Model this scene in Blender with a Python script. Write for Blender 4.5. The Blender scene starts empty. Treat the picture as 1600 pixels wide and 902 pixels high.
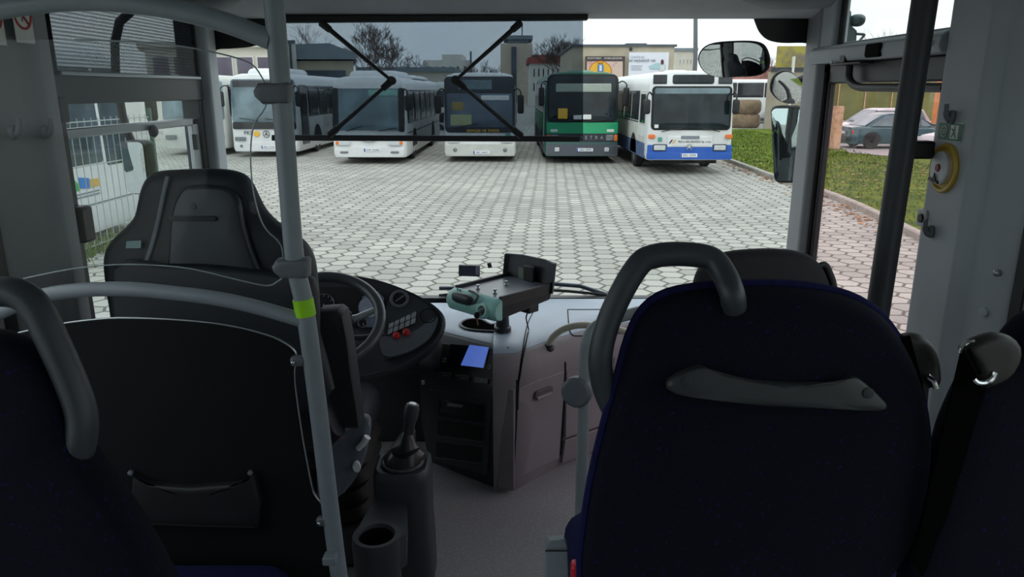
import bpy, bmesh, math, random
from mathutils import Vector, Matrix
from mathutils.bvhtree import BVHTree

# ------------------------------------------------------------------ camera, sky, exposure
sc = bpy.context.scene
COL = sc.collection
PITCH = math.radians(15.0)
CAM_H = 2.4
F_PX = 1155.6                                   # 26 mm equivalent on a 1600 px wide frame
cam_d = bpy.data.cameras.new('camera')
cam_d.sensor_width = 36.0
cam_d.lens = 36.0 * F_PX / 1600.0
cam_d.clip_start = 0.05
cam_d.clip_end = 900
cam = bpy.data.objects.new('camera', cam_d)
COL.objects.link(cam)
cam.location = (0, 0, CAM_H)
cam.rotation_euler = (math.radians(90) - PITCH, 0, 0)
sc.camera = cam

SKY_HORIZON, SKY_ZENITH = 1.3, 2.25
world = bpy.data.worlds.new('overcast_sky')
sc.world = world
world.use_nodes = True
wn = world.node_tree
wn.nodes.clear()
w_out = wn.nodes.new('ShaderNodeOutputWorld')
w_bg = wn.nodes.new('ShaderNodeBackground')
w_tc = wn.nodes.new('ShaderNodeTexCoord')
w_sep = wn.nodes.new('ShaderNodeSeparateXYZ')
w_map = wn.nodes.new('ShaderNodeMapRange')
w_map.inputs[3].default_value = SKY_HORIZON
w_map.inputs[4].default_value = SKY_ZENITH
w_noise = wn.nodes.new('ShaderNodeTexNoise')
w_noise.inputs['Scale'].default_value = 3.0
w_ramp = wn.nodes.new('ShaderNodeValToRGB')
w_ramp.color_ramp.elements[0].position = 0.35
w_ramp.color_ramp.elements[0].color = (0.88, 0.93, 1.0, 1)
w_ramp.color_ramp.elements[1].position = 0.65
w_ramp.color_ramp.elements[1].color = (1.0, 1.0, 1.0, 1)
wn.links.new(w_tc.outputs['Generated'], w_sep.inputs[0])
wn.links.new(w_sep.outputs['Z'], w_map.inputs[0])
wn.links.new(w_tc.outputs['Generated'], w_noise.inputs['Vector'])
wn.links.new(w_noise.outputs['Fac'], w_ramp.inputs[0])
wn.links.new(w_ramp.outputs[0], w_bg.inputs['Color'])
wn.links.new(w_map.outputs[0], w_bg.inputs['Strength'])
wn.links.new(w_bg.outputs[0], w_out.inputs[0])

sc.view_settings.view_transform = 'Standard'
sc.view_settings.look = 'None'
sc.view_settings.gamma = 1.0
sc.view_settings.use_curve_mapping = False
sc.view_settings.exposure = 0.0
sc.cycles.transparent_max_bounces = 32
sc.cycles.max_bounces = 10
sc.cycles.diffuse_bounces = 5

# ------------------------------------------------------------------ measuring: a ray through a point of the photograph
CC, SS = math.cos(PITCH), math.sin(PITCH)

def ray(px, py):
    u = (px - 800.0) / F_PX
    v = (451.0 - py) / F_PX
    return Vector((u, CC + SS * v, -SS + CC * v))

CAMP = Vector((0, 0, CAM_H))

def at(px, py, y):
    d = ray(px, py)
    return CAMP + d * (y / d.y)

def onx(px, py, x):
    d = ray(px, py)
    return CAMP + d * (x / d.x)

def onz(px, py, z):
    d = ray(px, py)
    return CAMP + d * ((z - CAM_H) / d.z)

def onp(px, py, p0, n):
    d = ray(px, py)
    n = Vector(n)
    return CAMP + d * ((Vector(p0) - CAMP).dot(n) / d.dot(n))

# ------------------------------------------------------------------ shapes
def spline(pts, n=6, closed=False):
    P = [Vector(p) for p in pts]
    out = []
    m = len(P)
    rng = m if closed else m - 1
    for i in range(rng):
        if closed:
            a, b, c, d = P[(i - 1) % m], P[i], P[(i + 1) % m], P[(i + 2) % m]
        else:
            a, b, c, d = P[max(i - 1, 0)], P[i], P[i + 1], P[min(i + 2, m - 1)]
        for k in range(n):
            t = k / n
            out.append(0.5 * ((2 * b) + (c - a) * t + (2 * a - 5 * b + 4 * c - d) * t * t + (3 * b - a - 3 * c + d) * t ** 3))
    if not closed:
        out.append(P[-1])
    return out

def rrect(w, h, r, n=4, cx=0.0, cy=0.0):
    r = min(r, w / 2 - 1e-4, h / 2 - 1e-4)
    o = []
    for sx, sy, a0 in ((1, 1, 0), (-1, 1, 90), (-1, -1, 180), (1, -1, 270)):
        for k in range(n + 1):
            a = math.radians(a0 + 90 * k / n)
            o.append((cx + sx * (w / 2 - r) + r * math.cos(a), cy + sy * (h / 2 - r) + r * math.sin(a)))
    return o

def ell(rx, ry, n=24, cx=0.0, cy=0.0):
    return [(cx + rx * math.cos(2 * math.pi * k / n), cy + ry * math.sin(2 * math.pi * k / n)) for k in range(n)]

class MB:
    def __init__(s):
        s.v = []; s.f = []; s.m = []
    def add(s, verts, faces, m=0):
        o = len(s.v)
        s.v += [Vector(x) for x in verts]
        for f in faces:
            s.f.append([i + o for i in f]); s.m.append(m)
        return s
    def box(s, c, d, rot=None, m=0):
        hx, hy, hz = d[0] / 2, d[1] / 2, d[2] / 2
        vs = [Vector((x * hx, y * hy, z * hz)) for x in (-1, 1) for y in (-1, 1) for z in (-1, 1)]
        if rot is not None:
            vs = [rot @ q for q in vs]
        vs = [q + Vector(c) for q in vs]
        return s.add(vs, [(0, 1, 3, 2), (4, 6, 7, 5), (0, 4, 5, 1), (2, 3, 7, 6), (0, 2, 6, 4), (1, 5, 7, 3)], m)
    def b2(s, x0, x1, y0, y1, z0, z1, m=0):
        return s.box(((x0 + x1) / 2, (y0 + y1) / 2, (z0 + z1) / 2), (abs(x1 - x0), abs(y1 - y0), abs(z1 - z0)), None, m)
    def loft(s, rings, cap=True, closed=True, m=0):
        n = len(rings[0])
        o = len(s.v)
        for r in rings:
            s.v += [Vector(p) for p in r]
        for i in range(len(rings) - 1):
            for k in range(n if closed else n - 1):
                a, b = o + i * n + k, o + i * n + (k + 1) % n
                s.f.append([a, b, b + n, a + n]); s.m.append(m)
        if cap:
            s.f.append([o + k for k in range(n)][::-1]); s.m.append(m)
            e = o + (len(rings) - 1) * n
            s.f.append([e + k for k in range(n)]); s.m.append(m)
        return s
    def prism(s, pts, vec, m=0):
        vec = Vector(vec)
        a = [Vector(p) for p in pts]
        return s.loft([a, [p + vec for p in a]], True, True, m)
    def tube(s, pts, r, n=12, closed=False, flat=None, m=0):
        """r: a number or one per point; flat = (direction, factor) squashes the section along a direction."""
        P = [Vector(p) for p in pts]
        N = len(P)
        R = list(r) if isinstance(r, (list, tuple)) else [r] * N
        T = []
        for i in range(N):
            if closed:
                t = P[(i + 1) % N] - P[i - 1]
            else:
                t = P[min(i + 1, N - 1)] - P[max(i - 1, 0)]
            T.append(t.normalized())
        up = Vector((0, 0, 1)) if abs(T[0].z) < 0.9 else Vector((0, 1, 0))
        a = T[0].cross(up).normalized()
        rings = []
        for i in range(N):
            a = (a - T[i] * a.dot(T[i])).normalized()
            b = T[i].cross(a)
            ring = []
            for k in range(n):
                g = 2 * math.pi * k / n
                off = (a * math.cos(g) + b * math.sin(g)) * R[i]
                if flat:
                    fd = Vector(flat[0]).normalized()
                    off = off + fd * (off.dot(fd) * (flat[1] - 1))
                ring.append(P[i] + off)
            rings.append(ring)
        if closed:
            rings.append(rings[0])
            return s.loft(rings, False, True, m)
        return s.loft(rings, True, True, m)
    def lathe(s, prof, o=(0, 0, 0), axis=(0, 0, 1), n=24, m=0):
        ax = Vector(axis).normalized()
        a = ax.orthogonal().normalized()
        b = ax.cross(a)
        rings = []
        for r, h in prof:
            r = max(r, 1e-4)
            rings.append([Vector(o) + ax * h + (a * math.cos(2 * math.pi * k / n) + b * math.sin(2 * math.pi * k / n)) * r for k in range(n)])
        return s.loft(rings, True, True, m)
    def ball(s, c, r, n=14, k=8, sc_=(1, 1, 1), m=0):
        prof = [(r * math.sin(math.pi * i / k), -r * math.cos(math.pi * i / k)) for i in range(k + 1)]
        o = len(s.v)
        s.lathe(prof, (0, 0, 0), (0, 0, 1), n, m)
        for i in range(o, len(s.v)):
            q = s.v[i]
            s.v[i] = Vector((q.x * sc_[0] + c[0], q.y * sc_[1] + c[1], q.z * sc_[2] + c[2]))
        return s
    def pillow(s, pts, nrm, depth, edge=0.06, bulge=0.0, steps=4, m=0, both=True):
        """a closed outline given thickness along nrm with rounded rims; edge is the rounding inwards in metres, bulge swells the faces."""
        P = [Vector(p) for p in pts]
        n = Vector(nrm).normalized()
        c = sum(P, Vector()) / len(P)
        def inset(d):
            if d <= 0:
                return list(P)
            out = []
            for p in P:
                q = c - p
                L = q.length
                out.append(p + q * min(d / max(L, 1e-6), 0.85))
            return out
        rings = []
        lo = -90 if both else 0
        angs = [lo + (90 - lo) * i / (2 * steps if both else steps) for i in range((2 * steps if both else steps) + 1)]
        seq = []
        for g in angs:
            a = math.radians(g)
            seq.append((edge * (1 - math.cos(a)), depth / 2 * math.sin(a)))
        front = []
        base = inset(edge)
        for fr in (0.35, 0.7):
            front.append(([p + (c - p) * fr for p in base], bulge * (1 - (1 - fr) ** 2)))
        if both:
            for q, h in reversed(front):
                rings.append([p + n * (-depth / 2 - h) for p in q])
        for d, h in seq:
            rings.append([p + n * h for p in inset(d)])
        for q, h in front:
            rings.append([p + n * (depth / 2 + h) for p in q])
        return s.loft(rings, True, True, m)
    def build(s, name, mats, parent=None, bevel=0.0, segs=2, smooth=True, angle=38, subd=0):
        off = Vector((0, 0, 0))
        p = parent
        while p is not None:
            off = off + Vector(p.location)
            p = p.parent
        me = bpy.data.meshes.new(name)
        me.from_pydata([tuple(v - off) for v in s.v], [], s.f)
        if not isinstance(mats, (list, tuple)):
            mats = [mats]
        for mt in mats:
            me.materials.append(mt)
        if len(mats) > 1:
            me.polygons.foreach_set('material_index', s.m)
        bm = bmesh.new()
        bm.from_mesh(me)
        bmesh.ops.recalc_face_normals(bm, faces=bm.faces)
        bm.to_mesh(me)
        bm.free()
        if smooth:
            me.shade_smooth()
            me.set_sharp_from_angle(angle=math.radians(angle))
        ob = bpy.data.objects.new(name, me)
        COL.objects.link(ob)
        if parent is not None:
            ob.parent = parent
        if bevel > 0:
            bv = ob.modifiers.new('bevel', 'BEVEL')
            bv.width = bevel
            bv.segments = segs
            bv.limit_method = 'ANGLE'
            bv.angle_limit = math.radians(40)
        if subd:
            sb = ob.modifiers.new('subd', 'SUBSURF')
            sb.levels = subd
            sb.render_levels = subd
        return ob

def tag(o, label=None, cat=None, group=None, kind=None):
    if label: o['label'] = label
    if cat: o['category'] = cat
    if group: o['group'] = group
    if kind: o['kind'] = kind
    return o

def thing(name, label, cat, loc=(0, 0, 0), group=None):
    o = bpy.data.objects.new(name, None)
    o.empty_display_size = 0.1
    COL.objects.link(o)
    o.location = loc
    return tag(o, label, cat, group)

def struct(o, label=None):
    o['kind'] = 'structure'
    if label: o['label'] = label
    return o

def children_of(o):
    return [c for c in COL.objects if c.parent is o]

def copy_tree(o, parent=None):
    c = o.copy()
    COL.objects.link(c)
    c.parent = parent
    for ch in children_of(o):
        copy_tree(ch, c)
    return c

def text(name, body, mat, parent, M, size, extrude=0.002, spacing=1.0, xscale=1.0, align='CENTER'):
    cu = bpy.data.curves.new(name, 'FONT')
    cu.body = body
    cu.size = size
    cu.extrude = extrude
    cu.align_x = align
    cu.align_y = 'CENTER'
    cu.space_character = spacing
    cu.materials.append(mat)
    o = bpy.data.objects.new(name, cu)
    COL.objects.link(o)
    o.parent = parent
    off = Vector((0, 0, 0)); p = parent
    while p is not None:
        off = off + Vector(p.location); p = p.parent
    o.matrix_local = Matrix.Translation(-off) @ M @ Matrix.Diagonal((xscale, 1, 1, 1))
    return o

def frame(o, x, y):
    """matrix whose local x and y run along the given directions, placed at o"""
    x = Vector(x).normalized()
    z = x.cross(Vector(y)).normalized()
    y = z.cross(x)
    m = Matrix((x, y, z)).transposed().to_4x4()
    m.translation = Vector(o)
    return m

# ------------------------------------------------------------------ materials
def lin(c):
    o = []
    for v in c:
        v = v / 255.0
        o.append(v / 12.92 if v <= 0.04045 else ((v + 0.055) / 1.055) ** 2.4)
    return tuple(o) + (1.0,)

def mat(name, rgb, rough=0.5, metal=0.0, var=0.08, scale=20.0, bump=0.0, bscale=200.0, spec=0.5, rgb2=None, emit=None, es=1.0, lo=0.4, hi=0.6, coat=0.0):
    m = bpy.data.materials.new(name)
    m.use_nodes = True
    nt = m.node_tree
    b = nt.nodes['Principled BSDF']
    b.inputs['Roughness'].default_value = rough
    b.inputs['Metallic'].default_value = metal
    b.inputs['Specular IOR Level'].default_value = spec
    b.inputs['Coat Weight'].default_value = coat
    tc = nt.nodes.new('ShaderNodeTexCoord')
    nz = nt.nodes.new('ShaderNodeTexNoise')
    nz.inputs['Scale'].default_value = scale
    nz.inputs['Detail'].default_value = 4.0
    rp = nt.nodes.new('ShaderNodeValToRGB')
    c1 = lin(rgb)
    c2 = lin(rgb2) if rgb2 else tuple(min(1, x * (1 + var)) for x in c1[:3]) + (1,)
    c1v = c1 if rgb2 else tuple(x * (1 - var) for x in c1[:3]) + (1,)
    rp.color_ramp.elements[0].position = lo
    rp.color_ramp.elements[1].position = hi
    rp.color_ramp.elements[0].color = c1v
    rp.color_ramp.elements[1].color = c2
    nt.links.new(tc.outputs['Object'], nz.inputs['Vector'])
    nt.links.new(nz.outputs['Fac'], rp.inputs[0])
    nt.links.new(rp.outputs[0], b.inputs['Base Color'])
    if bump > 0:
        n2 = nt.nodes.new('ShaderNodeTexNoise')
        n2.inputs['Scale'].default_value = bscale
        n2.inputs['Detail'].default_value = 3.0
        bp = nt.nodes.new('ShaderNodeBump')
        bp.inputs['Strength'].default_value = bump
        bp.inputs['Distance'].default_value = 0.01
        nt.links.new(tc.outputs['Object'], n2.inputs['Vector'])
        nt.links.new(n2.outputs['Fac'], bp.inputs['Height'])
        nt.links.new(bp.outputs[0], b.inputs['Normal'])
    if emit:
        b.inputs['Emission Color'].default_value = lin(emit)
        b.inputs['Emission Strength'].default_value = es
    return m

def glass(name, tint=(1, 1, 1), base=0.03, edge=0.35, body=None, bodyfac=0.0, weave=0.0):
    """a thin pane: mostly see-through, a little mirror-like, more so at a slant; body adds a woven or smoked share"""
    m = bpy.data.materials.new(name)
    m.use_nodes = True
    nt = m.node_tree
    nt.nodes.clear()
    out = nt.nodes.new('ShaderNodeOutputMaterial')
    tr = nt.nodes.new('ShaderNodeBsdfTransparent')
    tr.inputs[0].default_value = tuple(tint) + (1,)
    gl = nt.nodes.new('ShaderNodeBsdfGlossy')
    gl.inputs['Roughness'].default_value = 0.01
    lw = nt.nodes.new('ShaderNodeLayerWeight')
    lw.inputs['Blend'].default_value = 0.5
    pw = nt.nodes.new('ShaderNodeMath'); pw.operation = 'POWER'; pw.inputs[1].default_value = 4.0
    mr = nt.nodes.new('ShaderNodeMapRange')
    mr.inputs[3].default_value = base
    mr.inputs[4].default_value = edge
    mx = nt.nodes.new('ShaderNodeMixShader')
    nt.links.new(lw.outputs['Facing'], pw.inputs[0])
    nt.links.new(pw.outputs[0], mr.inputs[0])
    nt.links.new(mr.outputs[0], mx.inputs[0])
    nt.links.new(tr.outputs[0], mx.inputs[1])
    nt.links.new(gl.outputs[0], mx.inputs[2])
    last = mx
    if body:
        df = nt.nodes.new('ShaderNodeBsdfDiffuse')
        df.inputs[0].default_value = lin(body)
        m2 = nt.nodes.new('ShaderNodeMixShader')
        m2.inputs[0].default_value = bodyfac
        if weave:
            tc = nt.nodes.new('ShaderNodeTexCoord')
            wv = nt.nodes.new('ShaderNodeTexWave')
            wv.bands_direction = 'Z'
            wv.inputs['Scale'].default_value = weave
            wv.inputs['Distortion'].default_value = 0.6
            m3 = nt.nodes.new('ShaderNodeMapRange')
            m3.inputs[3].default_value = bodyfac * 0.35
            m3.inputs[4].default_value = min(1.0, bodyfac * 1.65)
            nt.links.new(tc.outputs['Object'], wv.inputs['Vector'])
            nt.links.new(wv.outputs['Fac'], m3.inputs[0])
            nt.links.new(m3.outputs[0], m2.inputs[0])
        nt.links.new(mx.outputs[0], m2.inputs[1])
        nt.links.new(df.outputs[0], m2.inputs[2])
        last = m2
    nt.links.new(last.outputs[0], out.inputs[0])
    return m

def hex_paving(name):
    m = bpy.data.materials.new(name)
    m.use_nodes = True
    nt = m.node_tree
    N, L = nt.nodes, nt.links
    b = N['Principled BSDF']
    b.inputs['Roughness'].default_value = 0.85
    geo = N.new('ShaderNodeNewGeometry')
    def vm(op, a, bb=None):
        n = N.new('ShaderNodeVectorMath'); n.operation = op
        for i, q in enumerate((a, bb)):
            if q is None: continue
            if isinstance(q, tuple): n.inputs[i].default_value = q
            else: L.new(q, n.inputs[i])
        return n
    def fm(op, a, bb=None):
        n = N.new('ShaderNodeMath'); n.operation = op
        for i, q in enumerate((a, bb)):
            if q is None: continue
            if isinstance(q, (int, float)): n.inputs[i].default_value = q
            else: L.new(q, n.inputs[i])
        return n.outputs[0]
    wob = N.new('ShaderNodeTexNoise'); wob.inputs['Scale'].default_value = 0.6
    L.new(geo.outputs['Position'], wob.inputs['Vector'])
    wofs = vm('SCALE', vm('SUBTRACT', wob.outputs['Color'], (0.5, 0.5, 0.5)).outputs[0]); wofs.inputs['Scale'].default_value = 0.10
    pos = vm('ADD', geo.outputs['Position'], wofs.outputs[0])
    rot = N.new('ShaderNodeVectorRotate'); rot.rotation_type = 'Z_AXIS'
    rot.inputs['Angle'].default_value = math.radians(93)
    L.new(pos.outputs[0], rot.inputs['Vector'])
    sep = N.new('ShaderNodeSeparateXYZ'); L.new(rot.outputs[0], sep.inputs[0])
    k = 1 / 0.315
    cmb = N.new('ShaderNodeCombineXYZ')
    L.new(fm('MULTIPLY', sep.outputs[0], k), cmb.inputs[0]); L.new(fm('MULTIPLY', sep.outputs[1], k), cmb.inputs[1])
    p = vm('ADD', cmb.outputs[0], (1000, 1732.0508, 0)).outputs[0]
    r3 = 1.7320508
    def cell(q):
        return vm('SUBTRACT', vm('MODULO', q, (1, r3, 1)).outputs[0], (0.5, r3 / 2, 0)).outputs[0]
    a = vm('MULTIPLY', cell(p), (1, 1, 0)).outputs[0]
    c = vm('MULTIPLY', cell(vm('SUBTRACT', p, (0.5, r3 / 2, 0)).outputs[0]), (1, 1, 0)).outputs[0]
    da, dc = vm('DOT_PRODUCT', a, a).outputs['Value'], vm('DOT_PRODUCT', c, c).outputs['Value']
    less = fm('LESS_THAN', dc, da)
    mix = N.new('ShaderNodeMix'); mix.data_type = 'VECTOR'
    L.new(less, mix.inputs[0]); L.new(a, mix.inputs[4]); L.new(c, mix.inputs[5])
    g = mix.outputs[1]
    ab = vm('ABSOLUTE', g).outputs[0]
    sx = N.new('ShaderNodeSeparateXYZ'); L.new(ab, sx.inputs[0])
    e = fm('SUBTRACT', 0.5, fm('MAXIMUM', sx.outputs[0], vm('DOT_PRODUCT', ab, (0.5, 0.8660254, 0)).outputs['Value']))
    idv = vm('SNAP', vm('ADD', vm('SUBTRACT', p, g).outputs[0], (0.05, 0.05, 0)).outputs[0], (0.1, 0.1, 0.1)).outputs[0]
    wn_ = N.new('ShaderNodeTexWhiteNoise'); wn_.noise_dimensions = '2D'; L.new(idv, wn_.inputs['Vector'])
    stone = N.new('ShaderNodeValToRGB')
    stone.color_ramp.elements[0].color = lin((147, 146, 140)); stone.color_ramp.elements[1].color = lin((171, 170, 163))
    L.new(wn_.outputs['Value'], stone.inputs[0])
    big = N.new('ShaderNodeTexNoise'); big.inputs['Scale'].default_value = 0.35; big.inputs['Detail'].default_value = 5
    L.new(geo.outputs['Position'], big.inputs['Vector'])
    fine = N.new('ShaderNodeTexNoise'); fine.inputs['Scale'].default_value = 30; fine.inputs['Detail'].default_value = 5
    L.new(geo.outputs['Position'], fine.inputs['Vector'])
    dirt = N.new('ShaderNodeMapRange'); dirt.inputs[1].default_value = 0.3; dirt.inputs[2].default_value = 0.7; dirt.inputs[3].default_value = 0.80; dirt.inputs[4].default_value = 1.06
    L.new(big.outputs['Fac'], dirt.inputs[0])
    fin = N.new('ShaderNodeMapRange'); fin.inputs[1].default_value = 0.3; fin.inputs[2].default_value = 0.7; fin.inputs[3].default_value = 0.86; fin.inputs[4].default_value = 1.08
    L.new(fine.outputs['Fac'], fin.inputs[0])
    sc1 = vm('SCALE', stone.outputs[0]); L.new(fm('MULTIPLY', dirt.outputs[0], fin.outputs[0]), sc1.inputs['Scale'])
    jm = N.new('ShaderNodeMapRange'); jm.inputs[1].default_value = 0.035; jm.inputs[2].default_value = 0.075
    ej = fm('ADD', e, fm('MULTIPLY', fm('SUBTRACT', fine.outputs['Fac'], 0.5), 0.05))
    L.new(ej, jm.inputs[0])
    cm = N.new('ShaderNodeMix'); cm.data_type = 'RGBA'
    L.new(jm.outputs[0], cm.inputs[0])
    cm.inputs[6].default_value = lin((82, 80, 70))
    L.new(sc1.outputs[0], cm.inputs[7])
    L.new(cm.outputs[2], b.inputs['Base Color'])
    bp = N.new('ShaderNodeBump'); bp.inputs['Strength'].default_value = 0.6; bp.inputs['Distance'].default_value = 0.012
    L.new(jm.outputs[0], bp.inputs['Height']); L.new(bp.outputs[0], b.inputs['Normal'])
    return m

m_white = mat('bus_white', (212, 214, 214), 0.35, var=0.03, scale=3)
m_offw = mat('bus_white_dusty', (190, 191, 186), 0.45, var=0.05, scale=3)
m_black = mat('black_plastic', (22, 23, 26), 0.5, bump=0.05)
m_rubber = mat('black_rubber', (20, 20, 22), 0.7, bump=0.1)
m_tyre = mat('tyre_rubber', (32, 32, 34), 0.85, bump=0.2)
m_hub = mat('wheel_hub_grey', (120, 122, 124), 0.5, 0.4)
m_bglass = mat('vehicle_glass', (26, 36, 42), 0.06, var=0.4, scale=1.6, spec=0.35)
m_bglass2 = mat('vehicle_glass_teal', (100, 119, 126), 0.1, var=0.25, scale=1.0)
m_sglass = mat('side_glass_dark', (40, 44, 50), 0.12, var=0.3, scale=1.0)
m_blue = mat('bus_blue', (34, 88, 176), 0.4, var=0.05)
m_blued = mat('bus_skirt_dusty_blue', (70, 88, 124), 0.6, var=0.15, scale=4)
m_green = mat('bus_green', (24, 156, 104), 0.35, var=0.05)
m_greend = mat('bus_green_roof', (20, 92, 66), 0.4, var=0.06)
m_grey = mat('bumper_grey', (78, 84, 92), 0.55, var=0.08)
m_dgrey = mat('grille_grey', (48, 52, 60), 0.5)
m_lamp = mat('headlamp_glass', (196, 200, 202), 0.12, spec=0.8, var=0.15, scale=40)
m_lampd = mat('headlamp_dark', (112, 116, 120), 0.12, spec=0.8, var=0.35, scale=30)
m_orange = mat('indicator_orange', (222, 110, 34), 0.25)
m_red = mat('lamp_red', (206, 46, 36), 0.25)
m_plate = mat('plate_white', (222, 226, 232), 0.4, var=0.02)
m_plateb = mat('plate_blue', (36, 72, 160), 0.4)
m_ink = mat('ink_dark', (30, 32, 40), 0.6)
m_inkg = mat('ink_grey', (120, 126, 134), 0.6)
m_chrome = mat('chrome', (210, 212, 214), 0.15, 1.0, var=0.02)
m_alum = mat('aluminium', (168, 172, 176), 0.35, 0.8, var=0.03)
m_yellow = mat('yellow_paint', (226, 176, 50), 0.5)
m_card = mat('white_card', (214, 216, 214), 0.6, var=0.03)
m_cardg = mat('green_sticker', (72, 150, 128), 0.5)
m_logog = mat('logo_green', (60, 160, 84), 0.45)
m_logob = mat('logo_blue', (52, 120, 196), 0.45)
m_logoy = mat('logo_ochre', (206, 166, 84), 0.45)
m_pave = hex_paving('hexagonal_concrete_pavers')
m_post0 = mat('fence_post_green', (70, 90, 84), 0.6)
# ------------------------------------------------------------------ the yard
ground = MB().b2(-90, 160, -40, 420, -0.3, 0.0).build('ground', m_pave, smooth=False)
struct(ground, 'yard paved with pale hexagonal concrete blocks')

m_kerb = mat('kerb_concrete', (150, 146, 138), 0.9, var=0.12, scale=6, bump=0.2, bscale=60)
m_grass = mat('lawn_soil_and_turf', (56, 78, 22), 0.95, scale=1.4, spec=0.1, rgb2=(98, 110, 30), bump=0.6, bscale=25, lo=0.35, hi=0.65)
m_blade = mat('grass_blades', (60, 88, 20), 0.95, scale=0.8, spec=0.1, rgb2=(106, 118, 42), lo=0.35, hi=0.65)
m_asph = mat('parking_asphalt', (150, 146, 146), 0.9, var=0.1, scale=5, bump=0.2)

KP = [(6.0, -8.0), (6.05, 0.0), (6.15, 6.0), (6.5, 10.5), (6.85, 12.95), (7.2, 15.5), (7.35, 17.5), (7.3, 19.0), (7.28, 21.1), (7.45, 25.5), (7.7, 32.0), (8.4, 47.0)]
kl = spline([(x, y, 0) for x, y in KP], 4)
km = MB()
rings = []
for i, p in enumerate(kl):
    t = (kl[min(i + 1, len(kl) - 1)] - kl[max(i - 1, 0)]).normalized()
    n = Vector((t.y, -t.x, 0))
    rings.append([p, p + Vector((0, 0, 0.10)), p + n * 0.02 + Vector((0, 0, 0.12)), p + n * 0.14 + Vector((0, 0, 0.12)), p + n * 0.15 + Vector((0, 0, -0.02)), p + Vector((0, 0, -0.02))])
km.loft(rings)
struct(km.build('kerb', m_kerb, smooth=False), 'concrete kerb between the paving and the lawn')

gl_ = [p + Vector((0.15, 0, 0.09)) for p in kl]
lawn_far = [Vector((24, 47, 0.09)), Vector((22, 30, 0.09)), Vector((13.6, 27.5, 0.09)), Vector((20, 22, 0.09)), Vector((26, 11.4, 0.09)), Vector((26, -8, 0.09))]
gm = MB()
poly = gl_ + lawn_far
gm.prism([p - Vector((0, 0, 0.10)) for p in poly], (0, 0, 0.10))
lawn = gm.build('lawn', m_grass, smooth=False)
struct(lawn, 'strip of short grass behind the kerb')

random.seed(4)
gb = MB()
def in_lawn(x, y):
    for i in range(len(kl) - 1):
        if kl[i].y <= y < kl[i + 1].y:
            f = (y - kl[i].y) / (kl[i + 1].y - kl[i].y)
            if x < kl[i].x + (kl[i + 1].x - kl[i].x) * f + 0.17:
                return False
    if y > 24 and x > 13.2 + (y - 24) * 0.05 and y < 47:
        return x < 13.4 and y < 27
    return True
vs, fs = [], []
cnt = 0
while cnt < 24000:
    y = 5.0 + (random.random() ** 1.3) * 40
    x = 6.1 + random.random() * 14
    if not in_lawn(x, y):
        continue
    cnt += 1
    a = random.random() * 6.28
    h = random.uniform(0.04, 0.09)
    w = random.uniform(0.008, 0.016) * (1 + y / 30)
    lx, ly = random.uniform(-0.04, 0.04), random.uniform(-0.04, 0.04)
    o = len(vs)
    vs += [(x - w * math.cos(a), y - w * math.sin(a), 0.085), (x + w * math.cos(a), y + w * math.sin(a), 0.085), (x + lx, y + ly, 0.09 + h)]
    fs.append((o, o + 1, o + 2))
me = bpy.data.meshes.new('grass')
me.from_pydata(vs, [], fs)
me.materials.append(m_blade)
go = bpy.data.objects.new('grass', me)
COL.objects.link(go)
tag(go, 'short green grass growing on the strip behind the kerb', 'grass', kind='stuff')

m_leaf = mat('dead_leaves', (126, 88, 58), 0.9, scale=3, rgb2=(164, 128, 92))
vs, fs = [], []
for k in range(520):
    y = random.uniform(12.5, 26)
    side = random.random()
    kx = 7.2
    for i in range(len(kl) - 1):
        if kl[i].y <= y < kl[i + 1].y:
            kx = kl[i].x
    if side < 0.45:
        x = kx - abs(random.gauss(0, 0.22)) - 0.03; z = 0.004
    else:
        x = kx + 0.2 + random.random() * 6; z = 0.115
    a = random.random() * 6.28
    s_ = random.uniform(0.03, 0.065)
    o = len(vs)
    for q in range(5):
        g = a + q * 1.2566
        vs.append((x + s_ * math.cos(g), y + s_ * math.sin(g), z + random.uniform(0, 0.03)))
    fs.append(tuple(range(o, o + 5)))
me = bpy.data.meshes.new('fallen_leaves')
me.from_pydata(vs, [], fs)
me.materials.append(m_leaf)
lo_ = bpy.data.objects.new('fallen_leaves', me)
COL.objects.link(lo_)
tag(lo_, 'dry brown leaves scattered along the kerb and lawn', 'leaves', kind='stuff')

pk = MB().prism([(12.9, 28.6, -0.02), (13.6, 27.4, -0.02), (20, 22.2, -0.02), (34, 20, -0.02), (40, 42, -0.02), (18, 46, -0.02)], (0, 0, 0.125)).build('road', m_asph, smooth=False)
struct(pk, 'grey asphalt parking strip beyond the lawn')

# ------------------------------------------------------------------ buses
def wheel(parent, x, y, r, side, w=0.28, name='wheel'):
    sx = 1 if side > 0 else -1
    t = MB().lathe([(r * 0.62, -w / 2), (r * 0.9, -w / 2), (r, -w / 2 + 0.04), (r, w / 2 - 0.04), (r * 0.9, w / 2), (r * 0.62, w / 2), (r * 0.6, w / 2 - 0.05)], (x - sx * w / 2, y, r), (sx, 0, 0), 28)
    wo = t.build(name, m_tyre, parent)
    h = MB().lathe([(r * 0.61, 0.03), (r * 0.5, 0.0), (r * 0.4, -0.05), (r * 0.2, -0.05), (r * 0.16, 0.03), (0.0, 0.035)], (x - sx * 0.05, y, r), (sx, 0, 0), 20)
    h.build('hub', m_hub, wo)
    return wo

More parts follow.
